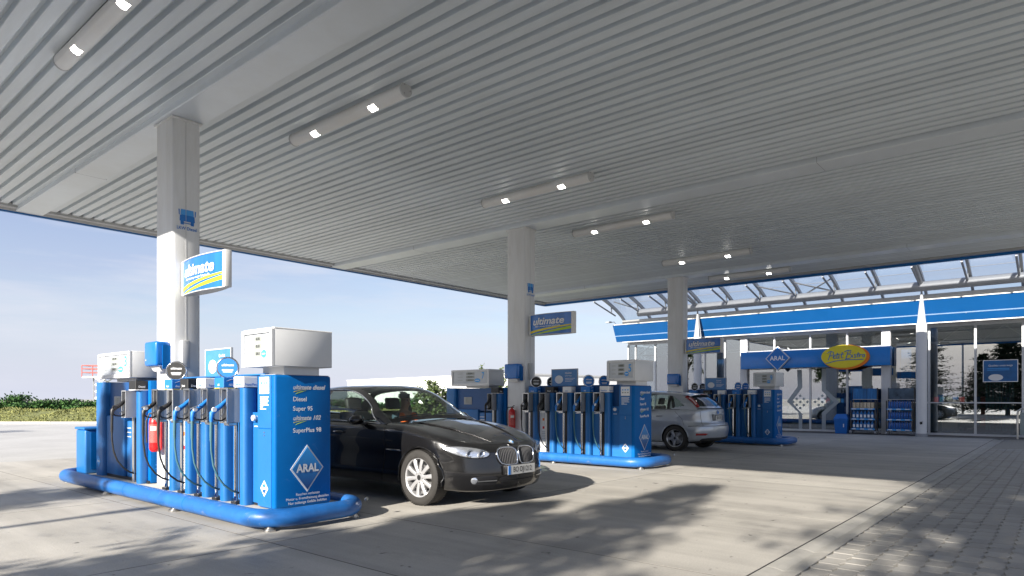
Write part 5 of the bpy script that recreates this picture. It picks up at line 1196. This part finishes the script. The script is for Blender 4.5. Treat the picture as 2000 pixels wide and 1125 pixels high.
# arched glass roof: tube, cone columns, ribs, ties, links, panes
TU = 26.30
tb = MB(); tb.cyl((TU, VE0, 5.12), (TU, 14.7, 5.12), .165, n=20); tb.build('roof_tube', TUBEW, shop, smooth=40)
def arc(k): # rib curve from the fascia up, cut short to keep rib shadows off it
    P = np.array([(27.35,4.78),(27.12,5.02),(26.7,5.28),(26.1,5.54),(25.4,5.77),(24.5,6.0),(23.4,6.19)]); return crv(P, np.linspace(0, len(P)-1, k))
A = arc(25); fv = [2.45+1.345*k for k in range(-7, 11)]
for k, y in enumerate(fv):
    if y < -6.5 or y > 15.9: continue
    q = MB(); wd = .04; n = len(A)
    v = []
    for i in range(n):
        for dy in (-wd, wd):
            for dz_ in (0, .14): v.append((A[i][0], y+dy, A[i][1]-dz_))
    f = []
    for i in range(n-1):
        a = i*4; b_ = a+4; f += [(a,b_,b_+1,a+1),(a+2,a+3,b_+3,b_+2),(a,a+2,b_+2,b_),(a+1,b_+1,b_+3,a+3)]
    q.add(v, f); q.build('rib', TUBEW, shop, smooth=30)
    MB().cyl((26.42, y+.06, 5.10), (24.6, y+.06, 5.54), .034, n=8).build('tie_rod', GREY, shop)
    MB().box(26.0, y+.02, 5.21, 26.07, y+.05, 5.53).build('rib_link', TUBEW, shop); MB().box(24.6, y+.02, 5.56, 24.66, y+.05, 5.92).build('rib_link', TUBEW, shop)
    if k+1 < len(fv) and fv[k+1] < 16:
        y2 = fv[k+1]; v = [(p[0], yy, p[1]+.012) for yy in (y+.005, y2-.005) for p in A[::2]]; m = len(A[::2])
        q = MB(); q.add(v+[(a, b_, c+.008) for a, b_, c in v], [(i, i+1, m+i+1, m+i) for i in range(m-1)]+[(2*m+m+i, 2*m+m+i+1, 2*m+i+1, 2*m+i) for i in range(m-1)]); q.build('roof_pane', ROOFG, shop, smooth=True)
MB().cyl((23.4, VE0, 6.16), (23.4, 15.7, 6.16), .09, n=14).build('roof_purlin', TUBEW, shop, smooth=40)  # unseen support added at the shortened roof end
for y in (11.9, 3.82, -4.3): MB().cyl((23.4, y, 6.1), (26.3, y, 5.2), .06, n=10).build('purlin_strut', TUBEW, shop)
for z_, u_ in ((5.56,26.1),(6.02,24.5)): MB().cyl((u_, VE0, z_+.02), (u_, 15.6, z_+.02), .012, n=6).build('glazing_bar', GREY, shop)
for ya, yb, up in ((15.55,14.6,1),(7.83,6.6,1),(9.17,7.9,-1),(6.49,7.6,1)):
    MB().cyl((25.6, ya, 5.62), (26.35, yb, 5.25), .03, n=8).build('cross_brace', TUBEW, shop)
for y in (11.9, 3.82, -4.3):
    c = MB(); c.cyl((TU, y, .0), (TU, y, 3.86), .165, n=24); cl = c.build('round_column', OFFW, shop, smooth=40)
    for a in range(4):
        d = Vector((math.cos(R(45+90*a)), math.sin(R(45+90*a)), 0)); s_ = d.cross(Vector(UP))*.012
        o = Vector((TU, y, 0)); q = MB(); P = [d*.16+Vector((0,0,3.86)), d*.02+Vector((0,0,4.97)), Vector((0,0,4.97)), Vector((0,0,3.86))]
        q.add([o+p+s_ for p in P]+[o+p-s_ for p in P], [(0,1,2,3),(7,6,5,4),(0,4,5,1),(1,5,6,2),(3,2,6,7),(0,3,7,4)]); q.build('cone_fin', TUBEW, cl)
    MB().cyl((TU, y, 3.86), (TU, y, 4.9), .10, .02, 12).build('cone_core', GREY, cl, smooth=40)
    MB().cyl((TU, y, 0), (TU, y, .10), .185, n=24).build('column_foot', GREY, cl, smooth=40)
    plate('column_mark', [(-.03,-.05),(.04,-.03),(.02,.01),(.05,.05),(-.04,.04),(-.05,.0)], (TU-.17, y-.02, .46), NV, UP, BLACKP, cl, .004)
# security camera bracket on the left end of the fascia
MB().tube([(26.7,16.1,4.72),(26.65,16.15,4.85),(26.5,16.35,4.82)], .015, 6).build('camera_arm', GREY, shop); box('camera_box', GREY, shop, 26.35, 16.2, 4.80, 26.5, 16.45, 4.86)
# inside: lattice girder, round lamps, shelves, banners, counter
for yy in np.arange(VE0, 15.6, .62):
    k = int(round((yy-VE0)/.62)); MB().cyl((28.6, yy, 3.36 if k % 2 else 3.86), (28.6, yy+.62, 3.86 if k % 2 else 3.36), .02, n=6).build('girder_web', LGREY, shop)
box('girder_chord', LGREY, shop, 28.55, VE0+.2, 3.32, 28.65, 15.7, 3.38); box('girder_chord', LGREY, shop, 28.55, VE0+.2, 3.84, 28.65, 15.7, 3.90)
for y in (9.55, 5.85):
    MB().lathe([(0,-.06),(.16,-.05),(.20,0),(.16,.05),(0,.06)], (28.2, y, 3.62), (1,0,0), 20).build('round_lamp', OFFW, shop, smooth=50)
INT = [mat('shelf_blue', (.01,.15,.45), .5), mat('shelf_red', (.45,.04,.04), .5), mat('shelf_teal', (.10,.24,.26), .5), mat('shelf_cream', (.65,.60,.50), .5), mat('shelf_dark', (.03,.03,.035), .5)]
for k in range(14):
    y = -6.2+k*1.55; x = 29.8+(k*37 % 5)*1.1
    sh = box('shelf_unit', INT[4], shop, x, y, 0, x+.45, y+1.15, 1.55+.25*(k % 3))
    for z_ in (.3,.7,1.1): 
        for j in range(5): box('shelf_goods', INT[(j*3+k+int(z_*10)) % 4], sh, x-.03, y+.06+j*.22, z_, x-.002, y+.24+j*.22, z_+.26)
box('counter', INT[2], shop, 31, 3.2, 0, 32, 8.5, 1.1)
for k, (y, z0, z1) in enumerate(((4.55,1.9,3.1),(6.25,.7,2.35),(11.6,1.2,3.0))): box('hanging_banner', INT[0] if k != 1 else BLUEL, shop, 28.0, y-.16, z0, 28.02, y+.16, z1)
for k in range(9): box('curtain_strip', INT[2], shop, 28.0+.04*(k % 2), 2.1-k*.09, .2, 28.03+.04*(k % 2), 2.17-k*.09, 1.9)
box('cash_machine', INT[3], shop, 28.4, 3.0, .1, 28.9, 3.5, 1.25, b=.03); box('trolley_tub', INT[2], shop, 28.2, 2.55, .25, 28.7, 3.0, .85, b=.05)
# --- display racks with goods, bin, barrier --------------------------------------
RACK = mat('rack_grey', (.07,.07,.075), .4, .3)
def rack(y0, lab, head):
    t = thing('display_rack', lab, 'display rack', (26.9, y0+.4, 0), 'display racks by the shop window'); x0, x1, y1 = 26.62, 27.02, y0+.84
    for a, b_ in ((x0,y0),(x0,y1-.04),(x1-.04,y0),(x1-.04,y1-.04)):
        box('post', RACK, t, a, b_, .12, a+.04, b_+.04, 1.22 if a == x0 else 1.68)
        c = MB(); c.cyl((a+.02,b_-.01,.06),(a+.02,b_+.05,.06),.058,n=14); c.build('castor', GREY, t, smooth=30)
    for z_ in (.20,.56,.93): 
        s_ = box('shelf', RACK, t, x0, y0+.04, z_-.02, x1, y1-.04, z_); box('shelf_edge', BLUEL, s_, x0-.012, y0+.03, z_-.045, x0-.001, y1-.03, z_+.01)
        for k in range(3): box('price_tag', PRINT, s_, x0-.018, y0+.10+k*.27, z_-.03, x0-.013, y0+.24+k*.27, z_-.002)
    hb = box('header_board', head, t, x1-.09, y0+.03, 1.27, x1-.05, y1-.03, 1.66); box('header_edge', LGREY, hb, x1-.10, y0+.01, 1.25, x1-.04, y1-.01, 1.27)
    return x0, y0+.06, y1-.06
HD1 = mat('header_blue', (.02,.14,.36), .35, var=.6, scale=4, stretch=(1,3,.2)); HD2 = mat('header_photo', (.06,.10,.15), .35, var=.7, scale=3)
def bottle_mesh():
    q = MB(); q.rbox(-.07,-.048,0,.07,.048,.20,.02,2); q.rbox(-.055,-.036,.19,.03,.036,.245,.02,2); q.cyl((-.02,0,.24),(-.02,0,.285),.02,n=10); return q.mesh('oil_bottle', mat('bottle_blue', (.012,.16,.45), .3, var=.1, coat=.3), smooth=40)
def can_mesh():
    q = MB(); q.rbox(-.05,-.033,0,.05,.033,.24,.012,2); q.cyl((0,0,.24),(0,0,.275),.018,n=10); return q.mesh('fluid_bottle', mat('fluid_blue', (.01,.11,.42), .3, var=.12, coat=.3), smooth=40)
def pack_mesh():
    q = MB(); q.rbox(-.05,-.05,0,.05,.05,.22,.006,1); return q.mesh('carton', mat('carton_print', (.50,.42,.30), .5, var=.5, scale=18, rand=.25))
BM, CM, KM = bottle_mesh(), can_mesh(), pack_mesh()
LABM = MB().box(-.073,-.034,.05,-.0705,.034,.15).mesh('label', PRINT)
ORD = ['leftmost ','second from left ','third from left ','fourth from left ','fifth from left ','sixth from left ','seventh from left ','eighth from left ','ninth from left ','tenth from left ']
def goods(me, name, x, ya, yb, n, z, lab, grp, cat, labelled=False):
    for k in range(n):
        o = bpy.data.objects.new(name, me); COL.objects.link(o); o.location = (x+.09+random.uniform(-.01,.01), yb-(k+.5)*(yb-ya)/n, z+.001); o.rotation_euler.z = random.uniform(-.06,.06); tag(o, ORD[k]+lab, cat, grp)
        if labelled: l = bpy.data.objects.new('label', LABM); COL.objects.link(l); l.parent = o
xr, ya, yb = rack(5.28, 'goods rack on castors right beside the blue bin', HD1)
goods(KM, 'carton', xr, ya, yb, 6, .93, 'small patterned carton on the top shelf of the rack beside the bin', 'cartons on the left rack', 'carton')
goods(BM, 'oil_bottle', xr, ya, yb, 6, .56, 'blue handled bottle on the middle shelf of the rack beside the bin', 'bottles on the left rack, middle shelf', 'bottle', True)
goods(BM, 'oil_bottle', xr, ya, yb, 6, .20, 'blue handled bottle on the bottom shelf of the rack beside the bin', 'bottles on the left rack, bottom shelf', 'bottle', True)
xr, ya, yb = rack(4.12, 'goods rack on castors between the pillar and the round column', HD2)
goods(CM, 'fluid_bottle', xr, ya, yb, 9, .93, 'blue bottle on the top shelf of the rack beside the round column', 'bottles on the right rack, top shelf', 'bottle')
goods(CM, 'fluid_bottle', xr, ya, yb, 9, .56, 'blue bottle on the middle shelf of the rack beside the round column', 'bottles on the right rack, middle shelf', 'bottle')
goods(CM, 'fluid_bottle', xr, ya, yb, 9, .20, 'blue bottle on the bottom shelf of the rack beside the round column', 'bottles on the right rack, bottom shelf', 'bottle')
t = thing('waste_bin', 'blue plastic bin with slanted lid standing before the shop door', 'bin', (26.7, 6.42, 0))
def frust(mb, x, y, z0, z1, a0, b0, a1, b1): mb.add([(x-a0,y-b0,z0),(x+a0,y-b0,z0),(x+a0,y+b0,z0),(x-a0,y+b0,z0),(x-a1,y-b1,z1),(x+a1,y-b1,z1),(x+a1,y+b1,z1),(x-a1,y+b1,z1)], [(3,2,1,0),(4,5,6,7),(0,1,5,4),(1,2,6,5),(2,3,7,6),(3,0,4,7)]); return mb
BINB = mat('bin_blue', (.008,.13,.46), .4, var=.05)
frust(MB(), 26.72, 6.42, 0, .50, .17,.19,.21,.23).build('tub', BINB, t); frust(MB(), 26.72, 6.42, .502, .56, .225,.245,.225,.245).build('rim', BINB, t); frust(MB(), 26.72, 6.42, .56, .72, .22,.24,.10,.17).build('lid', BINB, t)
plate('bin_mark', rect(.03,.12), (26.72-.188, 6.32, .30), NV, UP, PRINT, t, .02)
t = thing('barrier_rail', 'bent grey steel barrier at the right edge of the photo by the shop', 'barrier', (26.4, 1.1, 0))
MB().tube([(26.4,1.22,0),(26.4,1.22,.78),(26.4,1.20,.90),(26.4,1.10,.98),(26.4,.9,1.0),(26.4,.2,1.0),(26.4,0,.98),(26.4,-.1,.9),(26.4,-.12,0)], .03, 10).build('hoop', STEEL, t, smooth=50)
box('barrier_panel', mat('barrier_glass', (.25,.30,.30), .2), t, 26.39, -.05, .15, 26.41, 1.15, .85)
# ------------------------------------------------------------------ far side: kerb, grass bank, hedge, bushes, hall, lift
KERB = mat('kerb_stone', (.45,.43,.38), .8, var=.1, scale=8, rand=.08)
GRASS = mat('bank_grass', (.17,.18,.055), .9, var=.35, scale=3, bump=.5, bscale=20); BLADE = mat('grass_blades', (.20,.205,.065), .8, var=.5, scale=1.2)
kb = tag(MB().add([fr(-60,33.6,-.03), fr(40,33.6,-.03), fr(40,34.3,-.03), fr(-60,34.3,-.03)], [(0,1,2,3)]).build('kerb', KERB), kind='structure')
kme = None
for k in range(64):
    lat = -58+k*1.5
    if not (-32 < lat < 12): continue
    q = MB(); q.add([fr(lat+a, 33.7+b, c) for c in (-.03,.11) for a, b in ((.01,0),(1.49,0),(1.49,.45),(.01,.45))], [(3,2,1,0),(4,5,6,7),(0,1,5,4),(1,2,6,5),(2,3,7,6),(3,0,4,7)]); q.build('kerb_stone', KERB, kb)
def bank_h(lat, dep):
    s = min(1, max(0, (dep-34.2)/5.5)); base = .05+(.62-.05)*s*s*(3-2*s)
    if lat > -6: base *= .55
    return base+.06*math.sin(lat*1.3+dep*.7)*s+.04*math.sin(lat*3.1)*s
G = [[fr(-70+i*1.25, 34.1+j*1.2, bank_h(-70+i*1.25, 34.1+j*1.2)) for j in range(24)] for i in range(100)]
tag(MB().grid(G).build('grass_bank', GRASS, smooth=True), kind='structure')
bl = MB()
for k in range(30000):
    lat = random.uniform(-36, 10); dep = 34.3+random.random()**1.5*9; h = random.uniform(.03,.10)*(1.5 if dep > 38 else 1); z = bank_h(lat, dep); a = random.uniform(0, 6.3); wv = .05
    p = fr(lat, dep, z-.01); d = Vector((math.cos(a), math.sin(a), 0)); bl.add([p-d*wv, p+d*wv, p+d*random.uniform(-.12,.12)+Vector((random.uniform(-.05,.05),random.uniform(-.05,.05),h))], [(0,1,2)])
tag(bl.build('grass_tufts', BLADE), 'dry olive grass growing on the bank', 'grass', kind='stuff')
def leaf_mat(name, col):
    m = mat(name, col, .6, var=.55, scale=2.2, spec=.3); return m
LEAFH = leaf_mat('hedge_leaves', (.045,.105,.022)); LEAFB = leaf_mat('bush_leaves', (.085,.115,.035)); LEAFS = leaf_mat('spruce_needles', (.022,.045,.018)); LEAFD = leaf_mat('tree_leaves', (.05,.085,.02)); BARK = mat('bark', (.07,.05,.035), .9, var=.3, scale=12, bump=.5, bscale=30)
def leaves(mb, n, c, rad, size, fill=.35, up=.3):
    cl = [(Vector((random.gauss(0,1),random.gauss(0,1),random.gauss(0,1))).normalized()*random.uniform(fill,1)) for _ in range(max(5, n//60))]
    for k in range(n):
        a = random.choice(cl); j = Vector((random.gauss(0,.17),random.gauss(0,.17),random.gauss(0,.17))); p = a+j; p = Vector((c[0]+p.x*rad[0], c[1]+p.y*rad[1], c[2]+p.z*rad[2]))
        d = Vector((random.gauss(0,1),random.gauss(0,1),random.gauss(0,1)+up)).normalized(); s = size*random.uniform(.6,1.4); e = d.orthogonal().normalized()*s*.45; t = d*s
        mb.add([p, p+t*.5+e, p+t, p+t*.5-e], [(0,1,2,3)])
def bush(name, lab, c, rad, n, size, m, grp=None, stems=5, tall=False):
    t = thing(name, lab, 'bush', (c[0], c[1], c[2]-rad[2]), grp); f = MB(); leaves(f, n, c, rad, size)
    if tall:
        for k in range(7): leaves(f, n//22, (c[0]+random.uniform(-.6,.6)*rad[0], c[1]+random.uniform(-.6,.6)*rad[1], c[2]+rad[2]*random.uniform(.6,1.1)), (rad[0]*.22, rad[1]*.22, rad[2]*.45), size)
    f.build('foliage', m, t); s = MB()
    for k in range(stems): a = random.uniform(0,6.28); s.tube([(c[0]+.1*math.cos(a), c[1]+.1*math.sin(a), c[2]-rad[2]), (c[0]+rad[0]*.3*math.cos(a), c[1]+rad[1]*.3*math.sin(a), c[2]-rad[2]*.2), (c[0]+rad[0]*.6*math.cos(a), c[1]+rad[1]*.6*math.sin(a), c[2]+rad[2]*.6)], [.035,.025,.01], 5)
    s.build('stems', BARK, t, smooth=True); return t
NTH = ['leftmost','second','third','fourth','fifth','sixth','seventh','eighth','ninth','tenth','eleventh','twelfth']
la = lb = 0
for k in range(24):
    lat = -34.2+k*1.42+random.uniform(-.2,.2); hh = random.uniform(.32,.46)+(.14 if k in (2,4,13,17) else 0); p = fr(lat, 41.5+random.uniform(-.6,.6), .62+hh-.25)
    px = 1000+1292.6*lat/41.5
    if px < 200: lab = NTH[la]+' green hedge shrub from the left on the grass bank'; la += 1; gr = 'hedge shrubs on the bank'
    elif px < 620: continue
    else: lab = NTH[lb]+' green hedge shrub from the left, seen through the black car'; lb += 1; gr = 'hedge shrubs behind the black car'
    bush('hedge_shrub', lab, p, (1.05,1.05,hh), 2200, .13, LEAFH, gr)
for lat, dep, r_, h_, lab in ((-3.6,30.5,.85,.95,'loose green bush rising behind the roof of the black car'),(-2.0,31.5,.9,.7,'low olive bush left of the number 7 pump'),(-.85,31,.95,1.12,'tall green bush between the number 7 pump and middle column'),(.1,33,.9,.8,'low green bush behind the middle column')):
    bush('bush', lab, fr(lat, dep, h_*.95), (r_, r_, h_), 2600, .12, LEAFB, None, 6, True)
# white warehouse, far away
hall = thing('warehouse', 'long low white warehouse far away behind the black car', 'building', fr(-20, 150))
WH = mat('hall_white', (.80,.80,.79), .6, var=.02); o0, o1 = fr(-41, 165), fr(1.0, 118); d = (o1-o0).normalized(); nn = Vector((-d.y, d.x, 0)); 
if nn.dot(FW) < 0: nn = -nn
def hb(name, a0, a1, z0, z1, off, dep_, m):
    P = [o0+d*a0-nn*off, o0+d*a1-nn*off, o0+d*a1+nn*dep_, o0+d*a0+nn*dep_]; MB().add([(p.x,p.y,z0) for p in P]+[(p.x,p.y,z1) for p in P], [(3,2,1,0),(4,5,6,7),(0,1,5,4),(1,2,6,5),(2,3,7,6),(3,0,4,7)]).build(name, m, hall)
Lh = (o1-o0).length; hb('wall', 0, Lh, 0, 5.6, 0, 30, WH); hb('roof_edge', -.2, Lh+.2, 5.6, 5.85, .2, 30.2, LGREY)
for k in range(7): hb('roof_vent', 4+k*6, 5.6+k*6, 5.85, 6.15, -4, 7, GREY)
for k in range(9): hb('wall_joint', 2+k*5, 2.06+k*5, 0, 5.6, .02, -.01, GREY)
# scissor lift behind the bank
lf = thing('scissor_lift', 'white and red scissor lift standing far behind the hedge', 'lift', fr(-38.2, 62)); LC = fr(-38.2, 62)
def lp(a, z, b=0): return LC+RT*a+FW*b+Vector((0,0,z))
LW = mat('lift_white', (.75,.75,.74), .5); LR = mat('lift_red', (.55,.10,.08), .5)
for k in range(4):
    for s in (-1, 1):
        for b_ in (-.5,.5): MB().cyl(lp(-.55*s, .7+k*.62, b_), lp(.55*s, .7+(k+1)*.62, b_), .05, n=6).build('scissor_arm', LW, lf)
MB().cyl(lp(-1.0,.7),lp(1.0,.7),.35,n=8).build('chassis', LW, lf)
MB().add([lp(a,z,b_) for z in (3.2,3.35) for a, b_ in ((-1.7,-.6),(1.3,-.6),(1.3,.6),(-1.7,.6))], [(3,2,1,0),(4,5,6,7),(0,1,5,4),(1,2,6,5),(2,3,7,6),(3,0,4,7)]).build('platform', LW, lf)
for z in (3.7,4.05,4.35): MB().tube([lp(-1.7,z,-.6),lp(1.3,z,-.6),lp(1.3,z,.6),lp(-1.7,z,.6)], .04, 6, closed=True).build('guard_rail_bar', LR, lf)
for a in (-1.7,-.7,.3,1.3): MB().cyl(lp(a,3.3,-.6),lp(a,4.35,-.6),.035,n=6).build('guard_post', LR, lf)
MB().cyl(lp(-1.3,0,.5),lp(-1.3,3.2,.5),.05,n=6).build('support_mast', GREY, lf)
# trees beside the forecourt, out of the frame: they shade the ground and show in the shop glass
def spruce(c, h, rb, n, lab, power=1.0, ls=1.15):
    t = thing('spruce_tree', lab, 'tree', (c[0], c[1], 0), 'conifers beside the forecourt'); tr = MB(); tr.tube([(c[0],c[1],-.05),(c[0]+.05,c[1],h*.5),(c[0],c[1],h)], [.16,.09,.01], 8); tr.build('trunk', BARK, t, smooth=True)
    f = MB(); lim = MB(); nb = int(n/30)
    for k in range(nb):
        s = random.random()**1.15; z = .5+(h-.7)*s; a = random.uniform(0, 6.283); L_ = rb*(1-s)**power*random.uniform(.55,1.15)+.12; dr_ = Vector((math.cos(a), math.sin(a), random.uniform(-.10,.25)))
        b0 = Vector((c[0],c[1],z)); tip = b0+dr_*L_
        lim.tube([b0, (b0+tip)/2+Vector((0,0,-.03)), tip], [.025,.015,.005], 4)
        for j in range(30):
            u_ = random.uniform(.12,1.02); p = b0+dr_*(L_*u_)+Vector((random.gauss(0,.05),random.gauss(0,.05),random.gauss(0,.05)-.04)); sd = dr_.cross(Vector(UP)).normalized()*random.choice((-1,1))
            d_ = (dr_*.7+sd*random.uniform(.2,1)+Vector((0,0,random.uniform(-.5,.15)))).normalized(); s_ = ls*random.uniform(.12,.26)*(1.05-.45*u_); e = d_.orthogonal().normalized()*s_*.22
            f.add([p, p+d_*s_*.5+e, p+d_*s_, p+d_*s_*.5-e], [(0,1,2,3)])
    lim.build('limbs', BARK, t, smooth=True); f.build('crown', LEAFS, t); return t
def decid(c, h, r_, n, lab):
    t = thing('leafy_tree', lab, 'tree', (c[0], c[1], 0), 'leafy trees beside the forecourt'); tr = MB(); tr.tube([(c[0],c[1],-.05),(c[0],c[1]+.1,h*.35),(c[0]+.1,c[1],h*.7)], [.17,.12,.04], 8)
    for k in range(9): a = k*.7; tr.tube([(c[0],c[1]+.05,h*(.3+.04*k)), (c[0]+r_*.6*math.cos(a), c[1]+r_*.6*math.sin(a), h*(.45+.05*k))], [.06,.015], 6)
    tr.build('trunk', BARK, t, smooth=True); f = MB()
    for k in range(26):
        v = Vector((random.gauss(0,1),random.gauss(0,1),random.gauss(0,1))).normalized()*random.uniform(.3,.95); leaves(f, n//26, (c[0]+v.x*r_, c[1]+v.y*r_, h*.66+v.z*h*.30), (r_*.36,r_*.36,r_*.30), .13, .1)
    f.build('crown', LEAFD, t); return t
spruce((-11, 9.1), 8.1, 3.0, 11000, 'conifer left of the frame shading the single-hose pump')
spruce((-11, 2.0), 8.9, 4.4, 11000, 'conifer left of the frame shading the ground before the black car')
spruce((-8, 3.5), 6.4, 4.6, 15000, 'low conifer left of the frame shading the lower left corner')
spruce((-11.3, 5.3), 5.2, 2.0, 9000, 'short conifer mirrored in the pane right of the round column')
spruce((-11, -1.7), 12.0, 5.2, 17000, 'conifer behind the camera shading the pavers on the right', 1.0, 1.3)
spruce((-10.5, -5.4), 10.5, 4.6, 12000, 'conifer behind the camera shading the right edge of the pavers', 1.0, 1.25)
decid((-12, 17.2), 6.6, 2.0, 5200, 'leafy tree mirrored in the shop doors'); decid((-9, 30), 8.2, 1.6, 3000, 'leafy tree left of the frame shading the far road')
mst = thing('slim_mast', 'slim mast left of the frame casting a thin shadow over the rail', 'mast', (-12, 6.75, 0)); MB().cyl((-12,6.75,0),(-12,6.75,6.4),.085,.07,12).build('pole', LGREY, mst, smooth=40); box('lamp_head', GREY, mst, -12.35, 6.65, 6.4, -11.9, 6.85, 6.52, b=.02)  # unseen pole added for the thin shadow band; its head is invented
